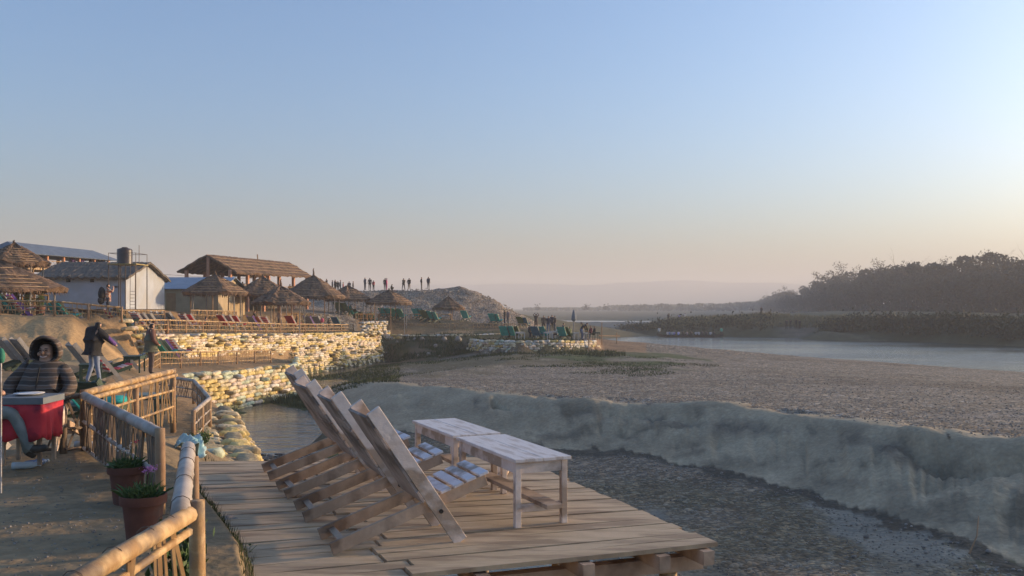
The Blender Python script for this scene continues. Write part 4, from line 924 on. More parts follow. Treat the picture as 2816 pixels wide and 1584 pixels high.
# hood: an open shell round the head
hc = Vector((-.225, 0, 1.09)); vs = []; fs = []; n, m = 22, 9
for i in range(m+1):
    for k in range(n):
        a = 2*math.pi*k/n; q = i/m                                    # q 0 = front rim, 1 = back of the hood
        rad = math.cos(q*math.pi/2)**.55 if q < 1 else 0.0
        yy = math.sin(a)*(.148 if i else .140)*rad*(1.0+.34*max(0, -math.cos(a))); zz = math.cos(a)*(.155 if i else .138)*rad
        if math.cos(a) < -.2: zz = zz*.92
        xx = .075-.235*math.sin(q*math.pi/2)+(0.03*max(0, math.cos(a)) if i < 3 else 0)
        vs.append(hc+Vector((xx, yy, zz)))
for i in range(m):
    for k in range(n): fs.append((i*n+k, i*n+(k+1) % n, (i+1)*n+(k+1) % n, (i+1)*n+k))
hood = MB(); hood.add(vs, fs); ho = hood.build('hood', KNIT, t, smooth=True); sd = ho.modifiers.new('thick', 'SOLIDIFY'); sd.thickness = .022; sd.offset = 1
vs = []; fs = []
for i in range(5):
    for k in range(n):
        a = 2*math.pi*k/n; rad = (.138, .126, .118, .112, .106)[i]; vs.append(hc+Vector((.078-.03*i, math.sin(a)*rad*(1.12 if i == 0 else 1), math.cos(a)*rad*1.02)))
for i in range(4):
    for k in range(n): fs.append((i*n+k, (i+1)*n+k, (i+1)*n+(k+1) % n, i*n+(k+1) % n))
l_ = MB(); l_.add(vs, fs); l_.build('hood_lining', cloth((.012, .012, .012)), t, smooth=True)
# face
hx = Vector(js['hea']); fx = hx.x+.088
q = MB(); q.blob((fx+.004, 0, hx.z+.005), (.022, .016, .026), 8, 6, 0); q.build('nose', SKIN, t, smooth=True)
for sgn in (-1, 1):
    q = MB(); q.blob((fx-.004, sgn*.034, hx.z+.030), (.010, .014, .008), 8, 6, 0); q.build('eye', cloth((.05, .03, .03)), t, smooth=True)
    q = MB(); q.tube([(fx+.002, sgn*.018, hx.z+.050), (fx+.001, sgn*.038, hx.z+.054), (fx-.012, sgn*.056, hx.z+.046)], .004, 5); q.build('eyebrow', HAIR, t)
    q = MB(); q.blob((fx-.022, sgn*.048, hx.z-.012), (.026, .026, .026), 8, 6, 0); q.build('cheek', SKIN, t, smooth=True)
q = MB(); q.tube([(fx-.012, -.038, hx.z-.036), (fx-.001, -.018, hx.z-.047), (fx+.003, 0, hx.z-.050), (fx-.001, .018, hx.z-.047), (fx-.012, .038, hx.z-.036)], .0065, 6); q.build('mouth', cloth((.55, .42, .38)), t, smooth=True, label='smiling mouth showing teeth')
q = MB()
for sgn in (-1, 1): q.tube([(fx+.012, sgn*.034+.024*math.cos(k*.698), hx.z+.028+.018*math.sin(k*.698)) for k in range(10)], .0018, 4, cap=False)
q.tube([(fx+.012, -.011, hx.z+.03), (fx+.012, .011, hx.z+.03)], .0018, 4); q.build('glasses', IRON, t)
# his white chair
t = empty('lounge_chair', sm_p+Vector((0, .02, 0)), R(sy), 'white lounge chair under the smiling seated person', 'lounge chair'); chair_mesh(t, (WORN, SLATW, BACKW, LEGW), w=.54, back_run=.50, back_h=.74)
# second guest, mostly outside the picture
j2 = dict(POSES['sit']); j2.update(knR=(.46, -.12, .50), anR=(.62, -.12, .14), toR=(.78, -.13, .16), knL=(.44, .12, .52), anL=(.50, .12, .09))
t, s = near_person(-96, 8.3, 10, j2, (.04, .04, .05), (.15, .17, .16), 'person in grey trousers sitting at the very left edge by the red clothed table', zz=-1.46)
# ---- the small table with the red cloth
CLOTHG = mat('grey_table_top', (.13, .15, .165), (.18, .20, .215), scale=4, rough=.6)
def redcloth():
    return mat('red_cloth', (.42, .02, .035), (.62, .05, .06), scale=3, rough=.75, bump=.3, bscale=9, col3=(.20, .012, .03), scale3=4)
tp = W(80, 8.5, 0); tb = Vector((tp.x, 8.5, -1.475)); t = table('side_table', tb, R(4), .42, .42, .63, (CLOTHG, LEGW), 'small square table draped with a red cloth in front of the seated person', 'table', boards=1, leg=.035)
mb = MB(); n = 64; zt = .63; zb = .25; ring = []; per = []
for k in range(n):
    a = k/n*4; sd_ = int(a); f = a-sd_; c = .222
    per.append([(-c+2*c*f, -c), (c, -c+2*c*f), (c-2*c*f, c), (-c, c-2*c*f)][sd_])
for i, (zz, gr, am) in enumerate([(zt-.055, 1.0, .0), (zt-.12, 1.02, .022), (zt-.22, 1.04, .048), (zb+.06, 1.06, .070), (zb, 1.08, .080)]):
    for k, (x_, y_) in enumerate(per):
        w_ = 1+am*math.sin(k*1.55+math.sin(k*.7)*2)*1.2; ring.append((x_*gr*w_, y_*gr*w_, zz+(.02*math.sin(k*.9) if i == 4 else 0)))
fs = [(i*n+k, i*n+(k+1) % n, (i+1)*n+(k+1) % n, (i+1)*n+k) for i in range(4) for k in range(n)]
mb.add(ring, fs); o = mb.build('tablecloth', redcloth(), smooth=True); o.location = tb; o.rotation_euler = (0, 0, R(4)); tag(o, 'red cloth hanging in folds round the small square table', 'tablecloth')
sdm = o.modifiers.new('thick', 'SOLIDIFY'); sdm.thickness = .004
q = MB(); n = 4*8
q.lathe([(.268, -.012), (.275, .0), (.275, .004), (.001, .005)], 4); 
o = MB().box((0, 0, 0), (.464, .464, .006)).box((0, -.230, -.03), (.464, .004, .055)).box((0, .230, -.03), (.464, .004, .055)).box((-.230, 0, -.03), (.004, .456, .055)).box((.230, 0, -.03), (.004, .456, .055)).build('table_cover', CLOTHG)
o.location = tb+Vector((0, 0, .636)); o.rotation_euler = (0, 0, R(4)); tag(o, 'grey square cover laid over the red tablecloth', 'table cover')
PLW = mat('plate_white', (.75, .74, .72), rough=.35)
q = MB(); q.lathe([(.06, 0), (.10, .006), (.135, .018), (.137, .021), (.10, .011), (.0, .006)], 28); o = q.build('plate', PLW, smooth=True); o.location = tb+Vector((-.02, .04, .641)); tag(o, 'shallow white plate on the small red clothed table', 'plate')
PET = mat('clear_plastic', (.55, .60, .62), rough=.15, spec=.6); PETB = mat('blue_plastic', (.10, .16, .30), rough=.2, spec=.6)
for (px, py, m_, rz, lab) in ((32, 1272, PET, .3, 'clear plastic bottle lying left under the table'), (72, 1268, PETB, 1.2, 'blue tinted crumpled plastic bottle lying under the table'), (205, 1215, PET, 0.1, 'clear plastic bottle lying by the foot of the dark fence'), (250, 1222, PET, .2, 'clear plastic bottle lying closest to the grey bamboo fence')):
    p = G(px, py, -1.49); t = empty('bottle', Vector((p.x, p.y, gnd(p.x, p.y)+.036)), rz, lab, 'bottle', 'empty bottles on the ground')
    b1 = MB(); b1.lathe([(.0, 0), (.034, .004), (.036, .05), (.033, .09), (.036, .13), (.034, .18), (.014, .225), (.014, .24)], 12); b1.v = [(z_, y_, x_) for x_, y_, z_ in b1.v]; b1.build('body', m_, t, smooth=True)
    b1 = MB(); b1.lathe([(.016, .238), (.016, .255), (.0, .256)], 10); b1.v = [(z_, y_, x_) for x_, y_, z_ in b1.v]; b1.build('cap', cloth((.6, .6, .6)), t)
# slim pole with a green furled cloth at the left edge
p = W(3, 7.2, 0); t = empty('sunshade_pole', (p.x, 7.2, -1.5), 0, 'slim pale pole with a green furled cloth at the left edge', 'pole')
MB().tube([(0, 0, 0), (0, 0, 1.08)], .006, 8).build('pole', WORN, t); q = MB(); q.lathe([(.0, 1.05), (.022, 1.065), (.032, 1.10), (.028, 1.14), (.015, 1.17), (.0, 1.18)], 10, jit=.06); q.build('furled_cloth', cloth((.03, .16, .11)), t, smooth=True)

# ---------------------------------------------------------------- flower pots
TERRA = mat('terracotta', (.125, .05, .035), (.18, .072, .05), scale=5, rough=.8, bump=.2, bscale=40, col3=(.13, .075, .06), scale3=5)
SOIL = mat('pot_soil', (.06, .045, .03), (.10, .075, .05), scale=30, rough=1, bump=1)
LEAF = mat('leaf_green', (.035, .075, .02), (.07, .12, .035), scale=12, rough=.6); LEAF2 = mat('leaf_bright', (.06, .12, .03), (.11, .17, .05), scale=12, rough=.6)
PET1 = mat('petal_mauve', (.42, .14, .38), (.55, .25, .50), scale=20, rough=.6); PET2 = mat('petal_white', (.6, .55, .5), (.7, .65, .6), scale=20); PETR = mat('petal_crimson', (.45, .02, .08), (.6, .05, .12), scale=20); PETY = mat('petal_yellow', (.75, .60, .04), (.85, .70, .08), scale=20)
def flower_pot(p, r, h, label, plant, flowers, seed, ph=.16, n=190, name='flower_pot'):
    t = empty(name, p, 0, label, 'flower pot', 'flower pots'); rg = random.Random(seed)
    q = MB(); q.lathe([(r*.66, 0), (r*.70, .02), (r*.88, h*.80), (r*.90, h*.81), (r*1.0, h*.82), (r*1.02, h*.90), (r*1.01, h), (r*.93, h), (r*.90, h*.9), (r*.86, h*.86)], 36); q.build('pot', TERRA, t, smooth=True).modifiers.new('e', 'EDGE_SPLIT')
    q = MB(); q.lathe([(r*.90, h*.88), (r*.5, h*.92), (.0, h*.93)], 20, jit=.02); q.build('soil', SOIL, t)
    q = MB()
    for i in range(n):
        a = rg.uniform(0, 6.28); rr = r*.72*math.sqrt(rg.random()); b0 = Vector((rr*math.cos(a), rr*math.sin(a), h*.9)); tip = b0+Vector((rg.gauss(0, .06), rg.gauss(0, .06), rg.uniform(.4, 1)*ph)); w_ = (tip-b0).orthogonal().normalized()*rg.uniform(.004, .010)
        mid = b0.lerp(tip, .55)+Vector((0, 0, .012)); q.add([b0-w_*.5, b0+w_*.5, mid+w_, tip, mid-w_], [(0, 1, 2, 3, 4)], 0)
    q.build('plant', plant, t)
    for (fx_, fy_, fz_, m_, cnt, sz) in flowers:
        q = MB()
        for i in range(cnt): c = Vector((fx_+rg.gauss(0, .018), fy_+rg.gauss(0, .018), fz_+rg.gauss(0, .010))); q.card(c, sz*rg.uniform(.7, 1.2), rg=rg)
        q.build('flower', m_, t); MB().tube([(fx_*.5, fy_*.5, h*.9), (fx_, fy_, fz_)], .003, 4).build('stem', plant, t)
p1 = W(394, 6.0, -1.575); p2 = W(350, 7.15, -1.57)
p1.z = gnd(p1.x, p1.y)-.005; p2.z = gnd(p2.x, p2.y)-.005
flower_pot(p1, .150, .33, 'front terracotta pot with a mauve flower cluster beside the railing', LEAF, [(.04, .02, .50, PET1, 60, .012), (.07, .0, .505, PET1, 50, .012), (.01, .03, .48, PET1, 40, .012)], 3, .11)
flower_pot(p2, .150, .31, 'rear terracotta pot of green leaves with small white flowers', LEAF, [(-.05, .0, .44, PET2, 8, .02), (.03, .02, .46, PET2, 8, .02), (.0, -.03, .43, PET2, 8, .02), (.08, 0, .50, PETR, 8, .02)], 4, .10)

# weeds at the foot of the near railing
def weed(p, n, hgt, spread, m_, label, seed, leaf=.05):
    rg = random.Random(seed); t = empty('weed_plant', p, 0, label, 'weeds', None); st = MB(); lf = MB()
    for i in range(n):
        a = rg.uniform(0, 6.28); tip = Vector((math.cos(a), math.sin(a), 0))*spread*rg.random()+Vector((0, 0, hgt*rg.uniform(.5, 1))); st.tube([Vector((0, 0, 0)), tip*.5+Vector((0, 0, hgt*.1)), tip], [.004, .003, .0015], 4)
        for k in range(9):
            q_ = rg.uniform(.3, 1); c = tip*q_+Vector((rg.gauss(0, leaf*.6), rg.gauss(0, leaf*.6), rg.gauss(0, leaf*.4))); lf.card(c, leaf*rg.uniform(.6, 1.3), rg=rg, asp=.8)
    st.build('stem', m_, t); lf.build('leaves', m_, t)
weed(Vector((-2.02, 5.55, -1.66)), 26, .40, .20, LEAF2, 'bright green weeds growing between the near railing and the deck', 5)
weed(Vector((-1.92, 5.05, -1.68)), 22, .42, .16, LEAF, 'broad leaved dark weed at the foot of the stubby post', 6, .075)
weed(Vector((-2.05, 6.3, -1.95)), 22, .28, .3, LEAF, 'low weeds under the left edge of the deck', 7, .03)
weed(Vector((-5.7, 16.4, -2.55)), 30, .35, .3, LEAF, 'dark weeds at the end of the small terrace fence', 8, .05)
STONE = mat('river_stone', (.20, .18, .155), (.30, .275, .24), scale=4, rough=.85, bump=.4)
for i, (px, py, z_, r_) in enumerate([(645, 1500, -2.2, .16), (625, 1555, -2.15, .12), (590, 1470, -2.1, .10), (660, 1560, -2.2, .10)]):
    p = G(px, py, z_); o = MB().blob((0, 0, 0), (r_, r_*.8, r_*.6), 12, 8, .06).build('stone', STONE, smooth=True); o.location = (p.x, p.y, gnd(p.x, p.y)+.02); tag(o, ['large pale stone beside the left edge of the deck', 'stone below the weeds at the bottom edge', 'small stone behind the stubby post', 'stone under the nearest left deck board'][i], 'stone')
# ---------------------------------------------------------------- loungers on the terraces
def fab(n, c, c2=None): return mat(n, c, c2 or tuple(q*1.25 for q in c), scale=6, rough=.85, bump=.2)
TEAL = fab('teal_canvas', (.03, .34, .30)); TEAL2 = fab('blue_canvas', (.03, .13, .20)); REDF = fab('red_canvas', (.55, .05, .045)); OLIVE = fab('olive_canvas', (.09, .13, .05)); ORNG = fab('orange_canvas', (.50, .13, .05))
GREYP = mat('grey_painted_wood', (.25, .235, .22), (.33, .31, .29), scale=8); DKG = mat('dark_green_paint', (.025, .05, .035), (.045, .075, .05), scale=8, rough=.6); WHT = mat('whitish_wood', (.50, .46, .43), (.60, .56, .52), scale=8); PURP = mat('violet_paint', (.07, .03, .16), (.10, .05, .22), scale=8)
def striped(n, a, b, f, axis=2):
    m = bpy.data.materials.new(n); m.use_nodes = True; N = m.node_tree.nodes; L = m.node_tree.links; bs = N['Principled BSDF']; bs.inputs['Roughness'].default_value = .85
    tc = N.new('ShaderNodeTexCoord'); sx = N.new('ShaderNodeSeparateXYZ'); L.new(tc.outputs['Object'], sx.inputs[0])
    q = N.new('ShaderNodeMath'); q.operation = 'MULTIPLY'; L.new(sx.outputs[axis], q.inputs[0]); q.inputs[1].default_value = f
    q2 = N.new('ShaderNodeMath'); q2.operation = 'FRACT'; L.new(q.outputs[0], q2.inputs[0]); q3 = N.new('ShaderNodeMath'); q3.operation = 'GREATER_THAN'; L.new(q2.outputs[0], q3.inputs[0]); q3.inputs[1].default_value = .5
    mx = N.new('ShaderNodeMix'); mx.data_type = 'RGBA'; L.new(q3.outputs[0], mx.inputs[0]); mx.inputs[6].default_value = (*a, 1); mx.inputs[7].default_value = (*b, 1); L.new(mx.outputs[2], bs.inputs['Base Color']); return m
REDW = striped('red_white_stripes', (.50, .05, .07), (.60, .50, .48), 8.5)
KINDS = {'teal': (DKG, TEAL, TEAL, DKG, TEAL), 'blue': (DKG, TEAL2, TEAL2, DKG, TEAL2), 'olive': (DKG, OLIVE, OLIVE, DKG, OLIVE), 'red': (GREYP, REDF, REDF, DKG, REDF), 'orange': (GREYP, ORNG, ORNG, DKG, ORNG),
         'striped': (GREYP, REDW, REDW, DKG, REDW), 'stripedv': (PURP, REDW, REDW, DKG, REDW), 'grey': (GREYP, GREYP, GREYP, DKG, None), 'white': (WHT, WHT, WHT, WHT, None), 'green': (DKG, DKG, DKG, DKG, None), 'violet': (PURP, GREYP, GREYP, DKG, None)}
PROTO = {}
def lounger(px, d, kind, label, yawd=48, w=.58, s=1.12, dz=0.0, z=None, group='sun loungers on the terraces'):
    m = KINDS[kind]; p = on(px, d) if z is None else W(px, d, z); key = (kind, w)
    if key not in PROTO:
        t = empty('sun_lounger'); chair_mesh(t, m[:4], w=w, back_run=.78, back_h=1.02, detail=False); 
        # canvas behind the slats
        if m[4] is not None:
            bot = Vector((.30, 0, 0)); top = Vector((-.48, 0, 1.02)); bl = top-bot; up = bl.normalized(); nr = Vector((up.z, 0, -up.x)); q = MB()
            for k in range(6):
                c0 = bot+bl*(.34+.66*k/6); c1_ = bot+bl*(.34+.66*(k+1)/6); c = (c0+c1_)/2-nr*(.085-.006*math.sin(math.pi*(k+.5)/6))
                q.box(c, (w-.04, (c1_-c0).length*1.02, .014), Matrix((Vector((0, 1, 0)), up, nr)).transposed())
            q.build('canvas', m[4], t)
        PROTO[key] = t
    else: t = copy_tree(PROTO[key])
    t.location = p+Vector((0, 0, dz+.01)); t.rotation_euler = (0, 0, R(yawd)); t.scale = (s, s, s); tag(t, label, 'sun lounger', group); return t
LL = [ # upper left terrace
 (8, 43.5, 'teal', 'teal lounger at the very left edge behind the sunlit fence', 45), (30, 43.3, 'teal', 'second teal lounger from the left behind the sunlit fence', 45), (58, 43.2, 'stripedv', 'red and white striped lounger with violet rails at the far left', 45), (85, 45, 'violet', 'violet railed lounger right of the striped one at the far left', 30),
 (164, 44.5, 'teal', 'left one of two teal loungers in front of the white house', 45), (186, 44.3, 'teal', 'right one of two teal loungers in front of the white house', 45), (236, 47, 'grey', 'dark reclined chair standing against the white house wall', 20), (322, 46, 'red', 'red lounger at the foot of the water tower', 40), (346, 45.8, 'green', 'dark green lounger at the foot of the water tower', 35),
 (345, 47.5, 'blue', 'blue lounger behind the fence end by the water tower', 60), (385, 53, 'white', 'white lounger seen from behind near the shed', 50), (393, 49, 'striped', 'striped lounger left of two grey ones by the long fence', 52), (412, 49.3, 'grey', 'grey slatted lounger right of the striped one by the long fence', 52), (428, 49.8, 'grey', 'grey lounger at the right of the trio by the long fence', 52),
 (443, 57, 'white', 'left one of three pale slatted loungers before the shed', 52), (460, 57, 'grey', 'middle one of three pale slatted loungers before the shed', 52), (478, 57, 'grey', 'right one of three pale slatted loungers before the shed', 52),
 # behind the long fence
 (520, 56.5, 'striped', 'striped lounger left of the crouching person', 52), (537, 59, 'red', 'red lounger half hidden behind the crouching person', 52), (622, 60, 'red', 'left one of two plain red loungers behind the long fence', 54), (640, 60.3, 'grey', 'grey slatted lounger between the two plain red ones', 54), (658, 60, 'red', 'right one of two plain red loungers behind the long fence', 54),
 (702, 62, 'violet', 'violet grey lounger left of the orange one', 54), (720, 62.3, 'orange', 'orange lounger between violet and striped ones', 54), (738, 62, 'striped', 'striped lounger right of the orange one', 54), (806, 66, 'red', 'single deep red lounger right of the walking person', 62), (856, 68, 'violet', 'violet grey lounger near the right end of the long fence', 60), (880, 68.5, 'grey', 'grey slatted lounger last before the fence stairs', 60), (930, 78, 'blue', 'blue lounger in shade above the sandbag stack', 60),
 # rows by the umbrellas
 (934, 92, 'olive', 'leftmost olive lounger in the row by the umbrellas', 60), (951, 92, 'olive', 'second olive lounger in the row by the umbrellas', 60), (967, 93, 'teal', 'first teal lounger in the row by the umbrellas', 60), (980, 94.5, 'olive', 'olive lounger just behind the lattice panel', 60), (997, 95, 'olive', 'last olive lounger behind the lattice panel', 60), (1012, 97, 'teal', 'left one of two teal loungers behind the lattice panel', 60), (1027, 97, 'teal', 'right one of two teal loungers behind the lattice panel', 60),
 (1056, 99, 'teal', 'first of three teal loungers under the far umbrella', 60), (1069, 99, 'teal', 'second of three teal loungers under the far umbrella', 60), (1081, 99, 'teal', 'third of three teal loungers under the far umbrella', 60), (1094, 99.5, 'olive', 'olive lounger right of the three teal ones', 60), (1147, 101, 'teal', 'left one of the teal pair at the mound foot', 60), (1159, 101, 'teal', 'right one of the teal pair at the mound foot', 60),
 (1086, 96.3, 'teal', 'left one of the teal pair on the low terrace slope', 60), (1104, 96.3, 'teal', 'right one of the teal pair on the low terrace slope', 60), (1170, 97.3, 'olive', 'olive lounger on the low terrace slope', 60), (1184, 97.3, 'teal', 'middle teal lounger on the low terrace slope', 60), (1198, 97.3, 'teal', 'right teal lounger on the low terrace slope', 60), (1281, 99, 'teal', 'lone teal lounger at the foot of the gravel mound', 60), (1357, 99, 'teal', 'left one of two teal loungers left of the maroon person', 60), (1368, 99, 'teal', 'right one of two teal loungers left of the maroon person', 60), (1434, 100, 'olive', 'olive lounger beside the tall person photographing', 60), (1445, 100, 'blue', 'blue lounger beside the tall person photographing', 60),
 # riverside terrace
 (1390, 80.5, 'teal', 'left one of the teal pair above the curved sandbag wall', 62), (1407, 80.5, 'teal', 'right one of the teal pair above the curved sandbag wall', 62), (1422, 80.8, 'olive', 'olive lounger beside the pale riverside table', 62), (1476, 80.5, 'blue', 'dark blue lounger left of the middle riverside table', 62), (1494, 81, 'teal', 'teal lounger behind the middle riverside table', 62), (1548, 81.5, 'teal', 'teal lounger left of the yellow green shirt', 62), (1560, 82, 'olive', 'olive lounger behind the yellow green shirt', 62),
 # lower terraces on the left
 (45, 31, 'grey', 'grey board lounger at the left edge below the dirt slope', 48), (84, 31, 'grey', 'second grey board lounger below the dirt slope', 48), (208, 21, 'green', 'dark teal slatted lounger right behind the smiling person', 48), (246, 27, 'grey', 'grey lounger with brown edge left of the black jacket', 48), (300, 26.5, 'striped', 'striped lounger beside the violet sleeve', 40), (352, 33, 'grey', 'grey reclined board lounger at the slope foot', 30),
 (455, 46, 'teal', 'teal lounger in front of the big sandbag wall', 46), (475, 46.8, 'violet', 'violet lounger next to the teal one before the big wall', 46), (494, 47.4, 'striped', 'striped lounger right of the violet one before the big wall', 46),
 (232, 16.8, 'teal', 'folded teal and green lounger lying low behind the seated person', 30), (276, 18.2, 'green', 'dark green tipped lounger beside the folded teal one', 80), (18, 9.9, 'white', 'white lounger behind the left table edge', 60)]
for (px, d, k, lab, yw) in LL:
    near = 14 < d < 45 and d not in (43.5,)
    if px == 18: lounger(-8, 10.8, k, lab, 60, s=1.0); continue
    if 510 < px < 932 and 55 < d < 80: d = float(np.interp(px, [372, 460, 600, 770, 900, 972], [47, 50, 57, 66, 76, 81.5]))+3.4
    s_ = 1.12 if d < 70 else 1.25
    lounger(px, d, k, lab, yw+rnd.uniform(-4, 4), s=s_)
# small tables
DT = (DKG, DKG); WT = (WHT, WHT); GT = (mat('green_grey_top', (.13, .18, .16), (.18, .23, .20), scale=5, rough=.5), DKG)
for (px, d, w_, l_, h_, mt, rz, lab) in [
 (250, 25.5, .6, .9, .60, DT, .4, 'dark green table left of the striped lounger'), (370, 32, .6, 1.0, .60, DT, .2, 'dark table standing behind the vest wearer'), (395, 21.5, .9, .8, .55, GT, .2, 'wide grey green table with small pots near the double rail fence'),
 (455, 20.5, .5, .5, .62, DT, .3, 'small dark table inside the fence turn of the lower terrace'), (235, 17.0, .8, 1.5, .55, GT, 1.35, 'long grey green table between the seated person and the fence'), (268, 46, .5, .6, .6, DT, .4, 'small dark table by the white house with a bottle'),
 (1430, 78, .6, 1.1, .72, WT, .3, 'pale riverside table beside the olive lounger'), (1508, 78.5, .6, 1.0, .72, WT, .3, 'pale riverside table in the middle of the spit'), (1478, 87, .6, .9, .72, WT, .3, 'pale table in front of the orange red shirt'), (1521, 86, .5, .5, .72, WT, .3, 'small square pale table below the standing group'),
 (1584, 82, .5, .5, .72, WT, .3, 'small pale table left of the bending person'), (1610, 82.4, .5, .8, .72, WT, .3, 'pale table the bending person leans on'), (1640, 84.5, .6, .6, .72, DT, .3, 'dark table last on the riverside spit')]:
    table('side_table', on(px, d, .005), rz, w_, l_, h_, mt, lab, 'table', 'small tables on the terraces', boards=2)
q = MB(); q.lathe([(.0, 0), (.20, .0), (.26, .03), (.22, .09), (.10, .13), (.0, .14)], 18, jit=.03); o = q.build('cloth_bundle', TEAL, smooth=True); p = W(330, 17.2, 0); o.location = (p.x, 17.2, gnd(p.x, 17.2)+.5); o.location = W(285, 17.0, -1.9+.57-.01) if False else Vector((W(322, 17.0, 0).x, 17.0, gnd(W(235, 17, 0).x, 17.0)+.558)); tag(o, 'round teal cloth bundle lying at the end of the long table', 'cloth')

# closed sunshade, bamboo rail at the spit
p = on(1578, 86); t = empty('closed_sunshade', p, 0, 'tall furled grey sunshade standing between the riverside guests', 'sunshade'); MB().tube([(0, 0, 0), (0, 0, 2.6)], .04, 8).build('pole', GREYP, t)
q = MB(); q.lathe([(.05, 1.55), (.24, 1.7), (.22, 2.0), (.17, 2.3), (.09, 2.6), (.0, 2.75)], 14, jit=.10); q.build('canopy', fab('grey_canopy', (.16, .18, .20)), t, smooth=True)
t = empty('bamboo_rail', on(1655, 84), 0, 'thin bamboo handrail at the tip of the riverside spit', 'railing')
b0 = on(1655, 84); pts = [on(1655, 84), on(1696, 86)]
for k, (pp, hh) in enumerate(((pts[0], 2.2), (pts[1], 1.1))): MB().tube([pp, pp+Vector((0, 0, hh))], .05, 6).build('post', POST, t, b0)
MB().tube([pts[0]+Vector((-.3, 0, .95)), pts[1]+Vector((.3, 0, .75))], .04, 6).build('rail', POST, t, b0)
for (px, d, h_, lab) in ((1618, 76.5, 1.9, 'thin bare pole in front of the curved sandbag wall'), (1030, 90, 2.8, 'thin lamp pole beside the lattice panel'), (1620, 108, 1.2, 'short stake in the water beyond the spit')):
    q = on(px, d); o = MB().tube([(0, 0, -.2), (0, 0, h_)], .04, 6).build('pole', POST); o.location = q; tag(o, lab, 'pole')

# ---------------------------------------------------------------- thatch
THATCH = mat('dry_thatch', (.12, .075, .048), (.22, .14, .09), scale=5, rough=.95, bump=.9, bscale=26, stretch=(1, 1, .5), col3=(.085, .06, .042), scale3=1.6, dist=.03)
HOOP = mat('bamboo_hoops', (.40, .27, .15), (.50, .36, .21), scale=6, rough=.6)
def thatch_hut(px, d, rad, ze, za, zf, label, zg=None, posts=7, sx=1.0, seed=0, fin=.5):
    p = on(px, d); z0 = p.z; t = empty('thatched_umbrella', p, 0, label, 'thatched umbrella', 'round thatched umbrellas'); rg = random.Random(seed+int(px)); seed_ = px*.37
    ze -= z0; za -= z0; n = 56; q = MB(); tiers = 7; vs = []; fs = []; rows = []
    prof = []
    for i in range(tiers):
        f0, f1 = i/tiers, (i+1)/tiers
        g = lambda f: (.05+.95*f**.93)
        prof += [(rad*g(f0)+(0.05 if i else 0), za+(ze-za)*f0-(.0 if i else 0)), (rad*g(f1)+.045, za+(ze-za)*f1-.02)]
    wv = [.035*math.sin(k*.45+seed_)+.02*math.sin(k*1.13+seed_*2) for k in range(n)]
    for r_, z_ in prof:
        rows.append([(r_*(1+wv[k]+rg.uniform(-.03, .03))*math.cos(2*math.pi*k/n)*sx, r_*(1+wv[k]+rg.uniform(-.03, .03))*math.sin(2*math.pi*k/n), z_+wv[k]*1.5+rg.uniform(-.045, .045)) for k in range(n)])
    rows.append([((rad*1.0)*math.cos(2*math.pi*k/n)*sx, rad*1.0*math.sin(2*math.pi*k/n), ze-.20+rg.uniform(-.07, .05)) for k in range(n)])
    rows.append([((rad*.90)*math.cos(2*math.pi*k/n)*sx, rad*.90*math.sin(2*math.pi*k/n), ze-.10) for k in range(n)])
    rows.append([((rad*.1)*math.cos(2*math.pi*k/n)*sx, rad*.1*math.sin(2*math.pi*k/n), za-.22) for k in range(n)])
    for r_ in rows: vs += r_
    for i in range(len(rows)-1):
        for k in range(n): fs.append((i*n+k, (i+1)*n+k, (i+1)*n+(k+1) % n, i*n+(k+1) % n))
    fs.append(tuple(range(n))); q.add(vs, fs)
    # loose straw along the eave
    for k in range(420):
        a = rg.uniform(0, 6.283); r0 = rad*rg.uniform(.93, 1.02); c = Vector((math.cos(a)*r0*sx, math.sin(a)*r0, ze-.08)); tt = Vector((-math.sin(a), math.cos(a), 0))*.03
        e_ = c+Vector((math.cos(a)*.08, math.sin(a)*.08, -rg.uniform(.10, .38))); q.add([c-tt, c+tt, e_], [(0, 1, 2)])
    rf = q.build('roof', THATCH, t)
    q = MB()
    for i in range(1, tiers+1):
        f = i/tiers-.03; rr = rad*(.05+.95*f**.93)+.06; zz = za+(ze-za)*f
        if i == 1 or rg.random() < .2: continue
        q.tube([(rr*math.cos(2*math.pi*k/24)*sx, rr*math.sin(2*math.pi*k/24), zz+rg.uniform(-.015, .015)) for k in range(25)], .016, 4, cap=False)
    q.build('hoops', HOOP, rf)
    q = MB(); q.tube([(0, 0, za-.15), (.02, 0, za+fin*.4), (-.02, .01, za+fin*.8), (.05, 0, za+fin)], [.14, .08, .055, .02], 8); q.build('finial', THATCH, rf)
    for k in range(posts):
        a = 2*math.pi*(k+.5)/posts; r_ = rad*.82; pp = Vector((math.cos(a)*r_*sx, math.sin(a)*r_, 0)); zb = gnd(p.x+pp.x, p.y+pp.y)-z0-.1; zt = ze+(za-ze)*.12
        MB().tube([pp+Vector((0, 0, zb)), pp+Vector((0, 0, zt))], .042, 6).build('post', POST if k % 2 else GREYP, t)
    return t
